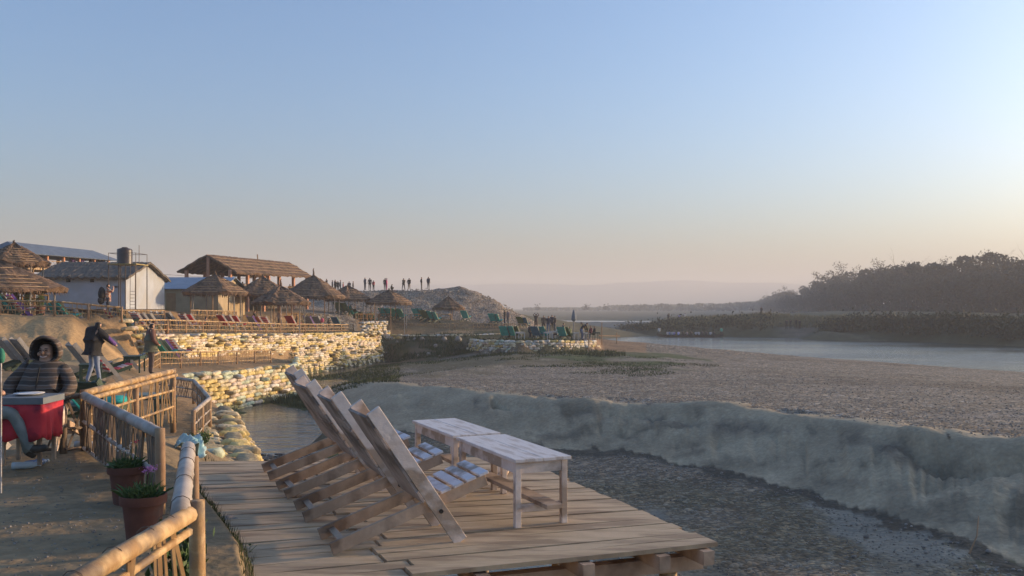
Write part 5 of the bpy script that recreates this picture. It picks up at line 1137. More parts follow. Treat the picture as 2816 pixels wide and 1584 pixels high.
for a in [(862, 84, 3.0, 1.12, 3.05, .62, 'largest thatched umbrella with a tall twisted peak, in the middle of the row'), (592, 66.5, 2.25, 1.20, 2.49, .27, 'thatched umbrella in front of the blue roofed shed'), (722, 76, 2.46, 1.21, 2.64, .25, 'thatched umbrella right behind the shed umbrella, below the pavilion'),
          (772, 70.5, 2.30, .48, 1.72, .50, 'lower thatched umbrella over the walking person, left of the largest'), (956, 94, 2.45, .98, 2.35, .15, 'thatched umbrella just right of the largest one'), (1070, 94, 2.35, .60, 1.88, .22, 'thatched umbrella standing alone before the mound people'), (1233, 101, 1.85, .05, 1.25, .20, 'smallest thatched umbrella at the foot of the gravel mound'),
          (38, 52, 1.85, 2.70, 3.75, .20, 'thatched umbrella overlapping the metal roofed hall'), (-14, 46, 3.35, 1.05, 2.45, .10, 'wide brown thatched umbrella at the left edge behind the flowers')]:
    thatch_hut(a[0], a[1], a[2], a[3], a[4], 0, a[6], fin=a[5]*1.25)

def slab_roof(mb, quad, thick, nu=26, nv=8, jit=.03, step=.03, rg=None, m=0):
    """a roof slope between four corners (ridge a-b, eave d-c) with stepped, ragged courses"""
    rg = rg or rnd; a, b, c, d = [Vector(q) for q in quad]; n = (b-a).cross(d-a).normalized()
    if n.z < 0: n = -n
    top = []; 
    for j in range(nv+1):
        for i in range(nu+1):
            p = a.lerp(b, i/nu).lerp(d.lerp(c, i/nu), j/nv); e = (j == nv or i in (0, nu))
            top.append(p+n*(rg.uniform(-jit, jit)+(step if j % 2 else 0))+(Vector((0, 0, rg.uniform(-jit, jit)*2)) if e else Vector()))
    bot = [p-n*thick for p in top]; w_ = nu+1; k = len(top); fs = []
    for j in range(nv):
        for i in range(nu):
            o = j*w_+i; fs += [(o, o+1, o+w_+1, o+w_), (k+o, k+o+w_, k+o+w_+1, k+o+1)]
    for i in range(nu): fs += [(i, i+k, i+1+k, i+1), (nv*w_+i, nv*w_+i+1, nv*w_+i+1+k, nv*w_+i+k)]
    for j in range(nv): fs += [(j*w_, (j+1)*w_, (j+1)*w_+k, j*w_+k), (j*w_+nu, j*w_+nu+k, (j+1)*w_+nu+k, (j+1)*w_+nu)]
    mb.add(top+bot, fs, m)
BRICK = mat('painted_column', (.42, .20, .12), (.52, .27, .17), scale=4, rough=.8); CONC = mat('concrete', (.25, .235, .215), (.33, .31, .285), scale=3, rough=.9)
# ---- two storey thatched pavilion
def pavilion():
    O = Vector((-28.1, 81.6, 0)); ax = Vector((3.3, 12, 0)).normalized(); pr = Vector((ax.y, -ax.x, 0)); Lr = 15; zr, ze, w_ = 4.98, 3.42, 2.7; g = gnd(-26, 88)
    t = empty('thatched_pavilion', (-26, 88, g), 0, 'two storey open pavilion with a long thatched gable roof and orange lit columns', 'pavilion'); bs = Vector((-26, 88, g))
    q = MB(); r0, r1 = O+Vector((0, 0, zr)), O+ax*Lr+Vector((0, 0, zr))
    e0, e1 = O+pr*(w_+.25)+ax*.35+Vector((0, 0, ze-.12)), O+ax*(Lr+.1)+pr*(w_+.25)+Vector((0, 0, ze-.05))
    f0, f1 = O-pr*(w_+.5)+Vector((0, 0, ze)), O+ax*(Lr+.1)-pr*(w_+.3)+Vector((0, 0, ze))
    slab_roof(q, (r0, r1, e1, e0), .16, 40, 10, .03, .03); slab_roof(q, (r1, r0, f0, f1), .16, 40, 8, .03, .03); rf = q.build('roof', THATCH, t, bs)
    q = MB()
    for j in (2, 4, 6, 8): 
        a = r0.lerp(e0, j/10+.02)+Vector((0, 0, .07)); b = r1.lerp(e1, j/10+.02)+Vector((0, 0, .07)); q.tube([a.lerp(b, k/12)+Vector((0, 0, rnd.uniform(-.02, .02))) for k in range(13)], .018, 4)
    q.build('battens', HOOP, rf, (0, 0, 0)); MB().tube([r0.lerp(r1, .58)-Vector((0, 0, .1)), r0.lerp(r1, .575)+Vector((0, 0, .5))], .06, 7).build('finial', POST, rf, (0, 0, 0))
    zf = 1.40
    q = MB(); c = O+ax*(Lr/2)+Vector((0, 0, zf-.1)); q.box(c, (Lr-.3, 4.9, .22), Matrix((ax, pr, Vector((0, 0, 1)))).transposed()); q.build('floor_slab', CONC, t, bs)
    for i in range(6):
        s_ = .25+(Lr-.6)*i/5
        for sd_ in (-1, 1):
            b = O+ax*s_+pr*sd_*2.3; q = MB(); q.box(b+Vector((0, 0, (zf+ze+.1)/2)), (.26, .26, ze+.1-zf), Matrix((ax, pr, Vector((0, 0, 1)))).transposed()); q.build('column', BRICK, t, bs)
            q = MB(); zz = gnd(b.x, b.y)-.1; q.box(b+Vector((0, 0, (zf-.2+zz)/2)), (.26, .26, zf-.2-zz), Matrix((ax, pr, Vector((0, 0, 1)))).transposed()); q.build('lower_column', BRICK, t, bs)
    b = O+ax*.25; MB().box(b+Vector((0, 0, (zf+zr-.1)/2)), (.24, .24, zr-.1-zf)).build('column', BRICK, t, bs)
    for sd_ in (-1, 1):
        q = MB(); A_ = O+ax*.3+pr*sd_*2.38; B_ = O+ax*(Lr-.35)+pr*sd_*2.38
        for hh in (.40, .80): q.tube([A_+Vector((0, 0, zf+hh)), B_+Vector((0, 0, zf+hh))], .03, 5)
        k = 44
        for i in range(k):
            a = A_.lerp(B_, i/k)+Vector((0, 0, zf)); b2 = A_.lerp(B_, (i+.8)/k)+Vector((0, 0, zf+.80)); q.tube([a, b2], .016, 4)
        q.build('railing', TWIG, t, bs)
    q = MB(); q.box(O+ax*(Lr/2)-pr*1.2+Vector((0, 0, (zf+g)/2-.1)), (Lr-1, .12, zf-g-.2), Matrix((ax, pr, Vector((0, 0, 1)))).transposed()); q.build('back_wall', mat('dark_mat_wall', (.08, .065, .05), (.12, .10, .075), scale=4), t, bs)
    for i in range(4):
        c = O+ax*(2+3.2*i)+pr*.3+Vector((0, 0, zf+.05)); tb_ = table('side_table', c, .5, .8, 1.0, .5, (LEGW, DKG), ['', 'second ', 'third ', 'fourth '][i]+'table behind the railing of the upper pavilion floor, counted from the gable', 'table', 'tables in the pavilion', boards=1)
    for (s_, lab) in ((13.2, 'person in dark clothes sitting at the right end of the upper pavilion floor'), (14.1, 'person sitting last at the far corner of the upper pavilion floor'), (4.2, 'person in dark clothes sitting in the middle of the upper pavilion floor')):
        pp = O+ax*s_+pr*1.1; o = person(CX, 10, 120, 'sit', BK, BK, lab, h=1.6); o.location = (pp.x, pp.y, zf+.02)
pavilion()
# ---- metal roofed hall, far left
def hall():
    O = Vector((W(20, 74, 0).x, 74, 0)); ax = (Vector((W(250, 84, 0).x, 84, 0))-O).normalized(); Lr = 10.5; pr = Vector((ax.y, -ax.x, 0)); zr, ze, w_ = 5.60, 4.55, 2.3; g = gnd(O.x, O.y)
    ax2 = ax; bs = O+ax*5; bs.z = g; t = empty('metal_roofed_hall', bs, 0, 'raised open hall under a long blue grey metal roof at the far left', 'pavilion')
    TIN_ = mat('corrugated_metal', (.10, .125, .16), (.14, .17, .21), scale=2, rough=.45, spec=.5)
    r0, r1 = O+Vector((0, 0, zr)), O+ax*Lr+Vector((0, 0, zr-.1)); e0, e1 = O+pr*w_-ax*.6+Vector((0, 0, ze)), O+ax*(Lr+1.0)+pr*w_+Vector((0, 0, ze)); f0, f1 = O-pr*w_-ax*.6+Vector((0, 0, ze)), O+ax*(Lr+.6)-pr*w_+Vector((0, 0, ze))
    q = MB(); slab_roof(q, (r0, r1, e1, e0), .06, 60, 2, .0, .0); slab_roof(q, (r1, r0, f0, f1), .06, 60, 2, 0, 0)
    q.add([r1, f1, e1], [(0, 1, 2)]); q.add([r0, e0, f0], [(0, 1, 2)]); q.build('roof', TIN_, t, bs)
    zf = 3.45; MB().box(O+ax*(Lr/2)+Vector((0, 0, zf-.1)), (Lr, 4.0, .2), Matrix((ax, pr, Vector((0, 0, 1)))).transposed()).build('floor_slab', BAMBOO, t, bs)
    for i in range(6):
        for sd_ in (-1, 1):
            b = O+ax*(.3+(Lr-.6)*i/5)+pr*sd_*1.9; MB().box(b+Vector((0, 0, (zf+ze)/2)), (.22, .22, ze-zf+.05)).build('column', BRICK, t, bs); zz = gnd(b.x, b.y)-.1; MB().box(b+Vector((0, 0, (zf-.2+zz)/2)), (.22, .22, zf-.2-zz)).build('lower_column', BRICK, t, bs)
    q = MB(); A_ = O+pr*2.0; B_ = O+ax*Lr+pr*2.0
    for hh in (.1, .62): q.tube([A_+Vector((0, 0, zf+hh)), B_+Vector((0, 0, zf+hh))], .03, 5)
    for i in range(22):
        a, b = A_.lerp(B_, i/22), A_.lerp(B_, (i+1)/22); q.tube([a+Vector((0, 0, zf)), b+Vector((0, 0, zf+.62))], .02, 4); q.tube([a+Vector((0, 0, zf+.62)), b+Vector((0, 0, zf))], .02, 4)
    q.build('railing', TWIG, t, bs)
    for i, (s_, cc, lab) in enumerate([(6.1, (.12, .06, .22), 'person in violet at the railing of the metal roofed hall, left one'), (7.3, (.12, .07, .26), 'person in violet at the railing of the metal roofed hall, right one'), (8.7, BK, 'dark head above the house roof, first right of the violet shirts'), (9.3, BK, 'dark head above the house roof, second right of the violet shirts'), (9.8, NV, 'dark head above the house roof, third right of the violet shirts'), (10.3, BK, 'dark head above the house roof, nearest the end column')]):
        pp = O+ax*s_+pr*1.3; o = person(CX, 10, 300, 'sit', cc, BK, lab, h=1.75); o.location = (pp.x, pp.y, zf)
hall()
# ---- white house
def box_house(name, x0, x1, y0, y1, z0, ze, zr, wallm, roofm, label, thick=.14, over=.35, ragged=True, axis='x'):
    bs = Vector(((x0+x1)/2, (y0+y1)/2, z0)); t = empty(name, bs, 0, label, 'house'); ym = (y0+y1)/2
    q = MB(); vs = [(x0, y0, z0-.5), (x1, y0, z0-.5), (x1, y1, z0-.5), (x0, y1, z0-.5), (x0, y0, ze), (x1, y0, ze), (x1, y1, ze), (x0, y1, ze), (x0, ym, zr-.08), (x1, ym, zr-.08)]
    q.add(vs, [(0, 1, 5, 4), (1, 2, 6, 9, 5), (2, 3, 7, 6), (3, 0, 4, 8, 7), (4, 5, 9, 8), (6, 7, 8, 9)]); q.build('wall', wallm, t, bs)
    q = MB(); j = .03 if ragged else 0; sl = (zr-ze)/(ym-y0)
    slab_roof(q, ((x0-over, ym, zr+.1), (x1+over, ym, zr+.1), (x1+over, y0-over, ze-sl*over+.1), (x0-over, y0-over, ze-sl*over+.1)), thick, 40, 8, j, j)
    slab_roof(q, ((x1+over, ym, zr+.1), (x0-over, ym, zr+.1), (x0-over, y1+over, ze-sl*over+.1), (x1+over, y1+over, ze-sl*over+.1)), thick, 40, 8, j, j); q.build('roof', roofm, t, bs)
    return t, bs
WHITEW = mat('whitewashed_wall', (.33, .36, .41), (.41, .44, .48), scale=1.2, rough=.85, col3=(.36, .37, .38), scale3=.8)
x1 = W(345, 58, 0).x; t, bs = box_house('white_house', x1-5.6, x1, 58, 64.5, .45, 2.05, 3.10, WHITEW, mat('old_thatch_tiles', (.10, .085, .07), (.16, .135, .11), scale=6, rough=.95, bump=.8, bscale=20, dist=.03), 'whitewashed house with a dark thatched roof behind the person with the backpack')
DARK = mat('dark_opening', (.02, .018, .016), rough=.9)
for px in (188, 253): p = W(px, 57.985, 1.85); MB().box(p, (.26, .03, .28)).build('window', DARK, t, bs)
TAN = mat('tan_plaster', (.34, .27, .17), (.42, .33, .21), scale=1.5, rough=.9); BLUE = mat('blue_metal_roof', (.13, .19, .27), (.18, .245, .33), scale=1.5, rough=.4, spec=.5)
x0 = W(395, 70, 0).x; x1 = W(600, 70, 0).x; t, bs = box_house('shed', x0, x1, 70, 77, -.2, 1.53, 2.48, TAN, BLUE, 'low tan walled shed with a pale blue metal roof', thick=.05, over=.3, ragged=False)
MB().box(W(470, 69.985, .45), (.75, .03, 1.5)).build('door', mat('dull_door', (.30, .17, .08), (.36, .22, .11), scale=3), t, bs)
# ---- water tank on its tower
def tower():
    c = W(352, 54, 0); g = gnd(c.x, 54); t = empty('water_tower', (c.x, 54, g), 0, 'steel frame tower with a black water tank, railing and ladder', 'water tower'); bs = Vector((c.x, 54, g)); zp = 2.62; hw = .82
    STEEL = mat('rusty_steel', (.07, .06, .055), (.12, .09, .07), scale=8, rough=.6, metal=.3); q = MB()
    L4 = [(c.x+sx*hw, 54+sy*hw) for sx in (-1, 1) for sy in (-1, 1)]
    for (a, b) in L4: MB().tube([(a, b, g-.1), (a, b, zp+.02)], .028, 6).build('leg', STEEL, t, bs)
    for (a, b) in ((c.x-.2, 54-hw), (c.x+.2, 54-hw)): MB().tube([(a, b, g-.1), (a, b, zp)], .03, 6).build('leg', STEEL, t, bs)
    MB().box((c.x, 54, zp+.04), (hw*2+.1, hw*2+.1, .06)).build('platform', mat('yellow_edge', (.30, .24, .10), (.38, .30, .13), scale=5), t, bs)
    q = MB()
    for (a, b) in L4: q.tube([(a, b, zp), (a, b, zp+.72)], .018, 5)
    for k in (0, 1): q.tube([(c.x-hw, 54-hw+2*hw*k, zp+.70), (c.x+hw, 54-hw+2*hw*k, zp+.70)], .015, 5); q.tube([(c.x-hw+2*hw*k, 54-hw, zp+.70), (c.x-hw+2*hw*k, 54+hw, zp+.70)], .015, 5)
    q.tube([(c.x+.55, 54+.3, zp), (c.x+.55, 54+.3, zp+1.25)], .02, 5); q.build('railing', STEEL, t, bs)
    q = MB(); q.tube([(c.x-hw, 54-hw, g+1.1), (c.x+hw, 54-hw, g+1.1)], .018, 5); q.tube([(c.x-hw, 54+hw, g+1.1), (c.x+hw, 54+hw, g+1.1)], .018, 5); q.build('cross_bar', STEEL, t, bs)
    q = MB(); lx = c.x+hw-.05
    for s_ in (-.15, .15): q.tube([(lx-.1+s_, 54-hw-.12, g), (lx-.1+s_, 54-hw-.06, zp)], .014, 5)
    for k in range(11): q.tube([(lx-.25, 54-hw-.1, g+.25+k*.2), (lx+.05, 54-hw-.1, g+.25+k*.2)], .010, 4)
    q.build('ladder', STEEL, t, bs)
    q = MB(); r_ = .45; z_ = zp+.07; pr = [(r_*.96, z_)]
    for k in range(7): pr += [(r_, z_+.04+k*.12), (r_*.965, z_+.07+k*.12)]
    pr += [(r_, z_+.86), (r_*.9, z_+.92), (r_*.4, z_+.99), (r_*.38, z_+1.03), (0, z_+1.04)]; q.lathe(pr, 28, (c.x-.20, 54, 0)); q.build('tank', mat('black_tank', (.03, .022, .02), (.05, .035, .03), scale=3, rough=.35, spec=.5), t, bs, smooth=True)
tower()
# potted flowers on the balcony rail at the far left
for (px, d, m_, lab) in ((42, 48.8, PETR, 'potted plant with a crimson bloom on the balcony rail'), (110, 49.4, PETY, 'potted plant with one big yellow bloom on the balcony rail'), (76, 49.1, LEAF, 'leafy potted plant between the crimson and yellow blooms')):
    p = on(px, d-.3)
    flower_pot(p, .26, 1.15, lab, LEAF, [(0, 0, 2.45 if px == 42 else 2.0, m_, 70, .16)] if px != 76 else [], int(px), .95, 260)
# orange bucket by the loungers
q = MB(); q.lathe([(.10, 0), (.15, .30), (.16, .32), (.13, .32), (.10, .05)], 16); o = q.build('bucket', ORNG, smooth=True); o.location = on(458, 51); tag(o, 'small orange red bucket beside the pale slatted loungers', 'bucket')
# white bottles, small lamps under the umbrellas
LAMPW = mat('white_glass', (.75, .72, .65), rough=.3)
for i, (px, d, z_, lab) in enumerate(((874, 82.5, .78, 'small white lamp hanging under the largest thatched umbrella'), (1038, 93, .12, 'small white lamp hanging beside the lamp pole'), (736, 70, .02, 'white lamp hanging under the lower thatched umbrella'))):
    p = W(px, d, z_); t = empty('hanging_lamp', p, 0, lab, 'lamp'); MB().blob((0, 0, 0), (.07, .07, .12), 8, 6, 0).build('shade', LAMPW, t, smooth=True); MB().tube([(0, 0, .1), (0, 0, .5)], .006, 4).build('wire', IRON, t)
# pole with a pink pinwheel like bloom
p = on(886, 72); t = empty('pink_flower_stake', p, 0, 'pink round bloom on a thin stake behind the fence end', 'flower'); MB().tube([(0, 0, 0), (0, 0, 1.25)], .02, 5).build('stake', POST, t); MB().blob((0, 0, 1.3), (.16, .1, .2), 10, 6, .08).build('bloom', fab('pink_bloom', (.55, .10, .16)), t, smooth=True)

# ---------------------------------------------------------------- boulders, loose stones
for i, (px, py, r_) in enumerate([(1260, 970, .70), (1222, 975, .62), (1198, 978, .50), (1160, 972, .45), (1295, 978, .42), (1140, 966, .36), (1178, 985, .42), (1122, 975, .34), (1150, 985, .34), (1246, 984, .36), (1208, 986, .30), (1092, 972, .28), (1335, 978, .22), (1105, 985, .25), (1165, 960, .30), (1062, 978, .22)]):
    r_ *= .5; d = 4.5*F/(py-HZ); d = min(max(d, 76), 86); p = on(px, d); rg = random.Random(i)
    o = MB().blob((0, 0, 0), (r_, r_*rg.uniform(.7, .9), r_*rg.uniform(.65, .95)), 12, 8, .13, rg).build('boulder', STONE, smooth=True); o.location = p+Vector((0, 0, r_*.35)); o.rotation_euler = (rg.uniform(-.3, .3), rg.uniform(-.3, .3), rg.uniform(0, 3))
    side = 'largest' if i == 0 else ['', 'second largest', 'third largest', 'wide', 'far right larger', 'rounded', 'low flat', 'leftmost upper', 'half buried', 'small right', 'small middle', 'small left', 'lone pale', 'tiny', 'upper', 'farthest left'][i]
    tag(o, '%s boulder below the thin sandbag row beside the big wall' % side, 'boulder', 'boulders at the bank foot')
rg = random.Random(12); q = MB()
def scatter(n, fn, r0, r1):
    for _ in range(n):
        x, y = fn(); r_ = rg.uniform(r0, r1)*rg.uniform(.5, 1); z = gnd1(x, y)
        q.blob((x, y, z+r_*.25), (r_, r_*rg.uniform(.6, 1), r_*.6), 5, 4, .2, rg)
def many(px0, px1, d0f, d1f, n):
    P = rg.uniform; L_ = []
    for _ in range(n):
        px = P(px0, px1); a, b = d0f(px), d1f(px); d = a+(b-a)*rg.random(); L_.append(((px-CX)/F*d, d))
    xs = np.array([l[0] for l in L_]); ys = np.array([l[1] for l in L_]); return xs, ys, gz(xs, ys)
def stones(spec, r0, r1):
    xs, ys, zs = many(*spec)
    for x, y, z in zip(xs, ys, zs):
        r_ = rg.uniform(r0, r1)*rg.uniform(.6, 1.1); q.blob((x, y, z+r_*.2), (r_, r_*rg.uniform(.6, 1), r_*.6), 5, 4, .2, rg)
fo = lambda px: float(pline(FOOT, px)); cf = lambda px: float(pline(CREST, px))
stones((1150, 3000, lambda p: 10.0, lambda p: fo(p)-1.0, 5200), .010, .034)
stones((1400, 3000, lambda p: 12, lambda p: fo(p)-.2, 60), .04, .08)
stones((1700, 3000, lambda p: fo(p)-2.2, lambda p: fo(p)-.3, 260), .02, .05)
stones((950, 3000, lambda p: cf(p)+.4, lambda p: cf(p)+9, 4200), .015, .045)
stones((900, 3000, lambda p: cf(p)+9, lambda p: cf(p)+26, 2600), .025, .06)
stones((10, 560, lambda p: 4.6, lambda p: 9.3, 900), .004, .013)
o = q.build('pebbles', mat('pebble', (.15, .14, .125), (.34, .31, .27), scale=2.5, rough=.85, coord='Object')); tag(o, 'loose pebbles strewn over the dry river bed and the gravel bar', 'pebbles', kind='stuff')
q = MB()
xs, ys, zs = many(960, 1500, lambda p: 103.5, lambda p: 118, 3000)
for x, y, z in zip(xs, ys, zs):
    if z < -2.2: continue
    r_ = rg.uniform(.04, .13); q.blob((x, y, z+.02), (r_, r_*.9, r_*.7), 5, 4, .2, rg)
o = q.build('rubble', mat('rubble_stone', (.16, .14, .115), (.42, .37, .30), scale=1.3, rough=.9, lo=.4, hi=.6)); tag(o, 'pale rubble stones covering the gravel mound', 'stones', kind='stuff')
q = MB(); p = G(2665, 1545, -4.85); o = MB().tube([(0, 0, 0), (.25, .2, .28), (.42, .45, .62)], [.02, .015, .008], 6).build('dry_stick', POST); o.location = (p.x, p.y, gnd(p.x, p.y)); tag(o, 'thin dry stick poking out of the dark river bed', 'stick')
# wet stones at the pond rim
q = MB(); xs, ys, zs = many(640, 900, lambda p: 26.5, lambda p: 30.5, 260)
for x, y, z in zip(xs, ys, zs): r_ = rg.uniform(.04, .11); q.blob((x, y, max(z, -5.0)+r_*.1), (r_*1.4, r_, r_*.45), 6, 4, .2, rg)
o = q.build('wet_stones', mat('wet_stone', (.03, .03, .025), (.07, .065, .055), scale=3, rough=.3)); tag(o, 'dark wet stones along the near rim of the pond', 'stones', kind='stuff')

# ---------------------------------------------------------------- grass
def grass(name, specs, label, m_):
    q = MB()
    for (spec, h0, h1, wd_, keep) in specs:
        xs, ys, zs = many(*spec); k = np.ones(len(xs), bool) if keep is None else keep(xs, ys, zs)
        for x, y, z in zip(xs[k], ys[k], zs[k]):
            h_ = rg.uniform(h0, h1); a = rg.uniform(0, 3.14); dx, dy = math.cos(a)*wd_, math.sin(a)*wd_; lx, ly = rg.gauss(0, .3)*h_, rg.gauss(0, .3)*h_
            q.add([(x-dx, y-dy, z-.02), (x+dx, y+dy, z-.02), (x+lx, y+ly, z+h_)], [(0, 1, 2)])
    o = q.build(name, m_); tag(o, label, 'grass', kind='stuff')
GR1 = mat('grass_green', (.028, .042, .014), (.055, .075, .028), scale=.6, rough=.8); GR2 = mat('grass_dry', (.14, .135, .075), (.21, .19, .11), scale=.5, rough=.9)
nz = lambda s, lo: (lambda x, y, z: (fbm(x, y, s, 4) > lo) & (z > -4.99))
grass('grass', [((600, 900, lambda p: 43, lambda p: 55, 9000), .12, .38, .02, lambda x, y, z: (fbm(x, y, .3, 4) > -.12) & (z > -4.99) & (z < -4.2)), ((790, 1100, lambda p: 46, lambda p: 74, 9000), .08, .22, .03, nz(.2, -.06)), ((1400, 1980, lambda p: 50, lambda p: 80, 14000), .05, .15, .02, lambda x, y, z: (fbm(x, y, .22, 4)+.20-np.abs((x/y*F+CX)-1740)/620-np.abs(y-65)/60 > 0.02)),
  ((900, 1700, lambda p: 60, lambda p: 76, 12000), .05, .16, .03, nz(.25, -.02)), ((1035, 1320, lambda p: 79, lambda p: 88, 6000), .1, .4, .03, nz(.5, -.05)), ((1300, 1720, lambda p: 73.5, lambda p: 80, 5000), .08, .3, .03, nz(.6, -.1))], 'green grass round the pond and in patches on the gravel bar', GR1)
grass('dry_grass', [((2080, 3100, lambda p: float(pline(FSHORE, p))+6, lambda p: float(pline(FSHORE, p))+26, 26000), .3, .9, .10, lambda x, y, z: z > -3.4), ((1760, 2150, lambda p: 166, lambda p: 182, 6000), .3, 1.0, .10, lambda x, y, z: z > -4.3), ((1000, 1500, lambda p: 88, lambda p: 102, 5000), .05, .2, .03, nz(.4, 0))], 'tall dry grass on the far river bank', GR2)
grass('ground_cover', [((500, 700, lambda p: 5.2, lambda p: 8.6, 2600), .02, .09, .004, lambda x, y, z: (z < -1.62) & (z > -3)), ((560, 900, lambda p: 8.6, lambda p: 12, 900), .02, .1, .006, lambda x, y, z: (z < -1.66) & (z > -3.6))], 'low grass on the bare strip beside the deck', GR1)
# undergrowth on the far bank
q = MB()
for (spec, h1, cnt) in (((2260, 3100, lambda p: float(pline(FSHORE, p))+1.0, lambda p: float(pline(FSHORE, p))+8, 560), .75, 26), ((1700, 2130, lambda p: float(pline(FSHORE, p))+2, lambda p: float(pline(FSHORE, p))+14, 150), .8, 22)):
    xs, ys, zs = many(*spec)
    for x, y, z in zip(xs, ys, zs):
        s_ = rg.uniform(.7, 1.5)*h1
        for _ in range(cnt): q.card((x+rg.gauss(0, s_*.8), y+rg.gauss(0, s_*.6), z+abs(rg.gauss(.2, .6))*s_), rg.uniform(.25, .6), rg=rg)
BUSHM = mat('bush_leaves', (.03, .038, .022), (.06, .07, .038), scale=.3, rough=.8)
o = q.build('undergrowth', BUSHM); tag(o, 'dark scrub covering the far river bank', 'undergrowth', kind='stuff')

# ---------------------------------------------------------------- forest
def crown_mesh(seed, H, Wd, dense, leafm, bare=False):
    r = random.Random(seed); tr = MB(); cr = MB(); tips = []
    def limb(p, d, L, rad, lev):
        pts = [p]; rs = [rad]; n = 4
        for i in range(n):
            d = (d+Vector((r.gauss(0, .16), r.gauss(0, .16), r.gauss(.05, .08)))).normalized(); p = p+d*L/n; pts.append(p); rs.append(rad*(1-.6*(i+1)/n))
            if lev < 3 and i >= 1:
                for _ in range(2 if lev == 0 else 1):
                    a = r.uniform(0, 6.28); e = (d*.6+Vector((math.cos(a), math.sin(a), r.uniform(.0, .5)))).normalized(); limb(p, e, L*r.uniform(.38, .55), rs[-1]*.7, lev+1)
        tr.tube(pts, rs, 5 if lev < 2 else 3, cap=False); tips.append(p)
    limb(Vector((0, 0, -.4)), Vector((0, 0, 1)), H*.82, H*.016, 0)
    if bare:
        for p in tips:
            for _ in range(int(dense)): cr.card(p+Vector((r.gauss(0, .35), r.gauss(0, .35), r.gauss(.1, .25))), r.uniform(.22, .5), rg=r)
    else:
        cl = [(Vector((r.gauss(0, Wd*.24), r.gauss(0, Wd*.24), H*r.uniform(.34, .96))), r.uniform(.16, .30)*Wd) for _ in range(15)]
        cl += [(Vector((r.gauss(0, Wd*.10), r.gauss(0, Wd*.1), H*.93)), .2*Wd)]
        for c, s_ in cl:
            for _ in range(int(dense/16)):
                v = Vector((r.gauss(0, 1), r.gauss(0, 1), r.gauss(0, 1))).normalized()*s_*r.uniform(.6, 1.05)**.5; v.z *= .75; cr.card(c+v, r.uniform(.35, .8), nrm=v+Vector((r.gauss(0, .5), r.gauss(0, .5), r.gauss(0, .5)))*s_, rg=r)
    return tr.build('trunk', BARK, data_only=True), cr.build('crown', leafm, data_only=True)
BARK = mat('bark', (.06, .05, .04), (.11, .095, .08), scale=3, rough=.95)
LF = [mat('forest_leaves_dark', (.014, .024, .017), (.032, .046, .032), scale=.25, rough=.8), mat('forest_leaves_olive', (.022, .032, .022), (.046, .058, .040), scale=.25, rough=.8), mat('forest_leaves_dry', (.06, .05, .028), (.10, .085, .045), scale=.3, rough=.8)]
TV_ = [crown_mesh(i, 10, 6.5, 1500, LF[i % 2]) for i in range(6)]+[crown_mesh(20+i, 11, 6, 9, LF[2], True) for i in range(4)]
LABT = ['dense dark tree', 'olive green tree', 'dense tall tree', 'broad olive tree', 'dark rounded tree', 'ragged olive tree', 'half bare tree', 'sparse thin tree', 'half leafless tree', 'open crowned tree']
edge = [(2060, 900), (2110, 640), (2170, 470), (2260, 360), (2380, 290), (2550, 245), (2816, 212), (3200, 180), (3700, 160)]
topy = [(2060, 838), (2110, 818), (2150, 808), (2215, 800), (2260, 772), (2330, 750), (2400, 742), (2460, 738), (2560, 728), (2650, 722), (2816, 716), (3700, 690)]
def tree(px, d, k, h, lab, nm='tree'):
    p = on(px, d); t = empty(nm, p, rg.uniform(0, 6.28), lab, 'tree', 'trees of the forest across the river'); s = h/(10 if k < 6 else 11); t.scale = (s, s, s)
    a, b = TV_[k]; link('trunk', a, t); link('crown', b, t)
nth = 0
def ordn(i):
    s = {1: 'st', 2: 'nd', 3: 'rd'}.get(i % 10, 'th') if i % 100 not in (11, 12, 13) else 'th'; return '%d%s' % (i, s)
for row in range(4):
    px = 2068
    while px < 3000:
        d = float(np.interp(px, [e[0] for e in edge], [e[1] for e in edge]))*(1+.06*row); ty = float(np.interp(px, [e[0] for e in topy], [e[1] for e in topy]))
        zt = -(ty-HZ)*d/F; z0 = gnd((px-CX)/F*d, d); h = max(3.5, (zt-z0)*(.66+.12*row)*rg.uniform(.9, 1.12)); k = rg.randrange(6)
        nth += 1; rw = ['front', 'second', 'third', 'rearmost'][row]
        tree(px+rg.uniform(-4, 4), d*rg.uniform(.97, 1.03), k, h, '%s across the river, %s from the left in the %s rank' % (LABT[k], ordn(nth), rw)); px += max(7, h*.42*F/d*(.8+.1*row))
    nth = 0
for i, (px, ty, k) in enumerate([(2112, 818, 7), (2160, 795, 6), (2182, 788, 9), (2262, 752, 8), (2288, 738, 6), (2312, 733, 9), (2350, 742, 7), (2392, 730, 6), (2418, 738, 8), (2505, 728, 9), (2540, 724, 7), (2600, 724, 6), (2650, 716, 8), (2690, 708, 6), (2730, 716, 9), (2765, 712, 7), (2805, 714, 8), (2440, 738, 7)]):
    d = float(np.interp(px, [e[0] for e in edge], [e[1] for e in edge]))*1.12; z0 = gnd((px-CX)/F*d, d); h = -(ty-HZ)*d/F-z0
    tree(px, d, k, h*.84, '%s rising above the forest skyline, %s of the emergent trees from the left' % (LABT[k], ordn(i+1)), 'emergent_tree')
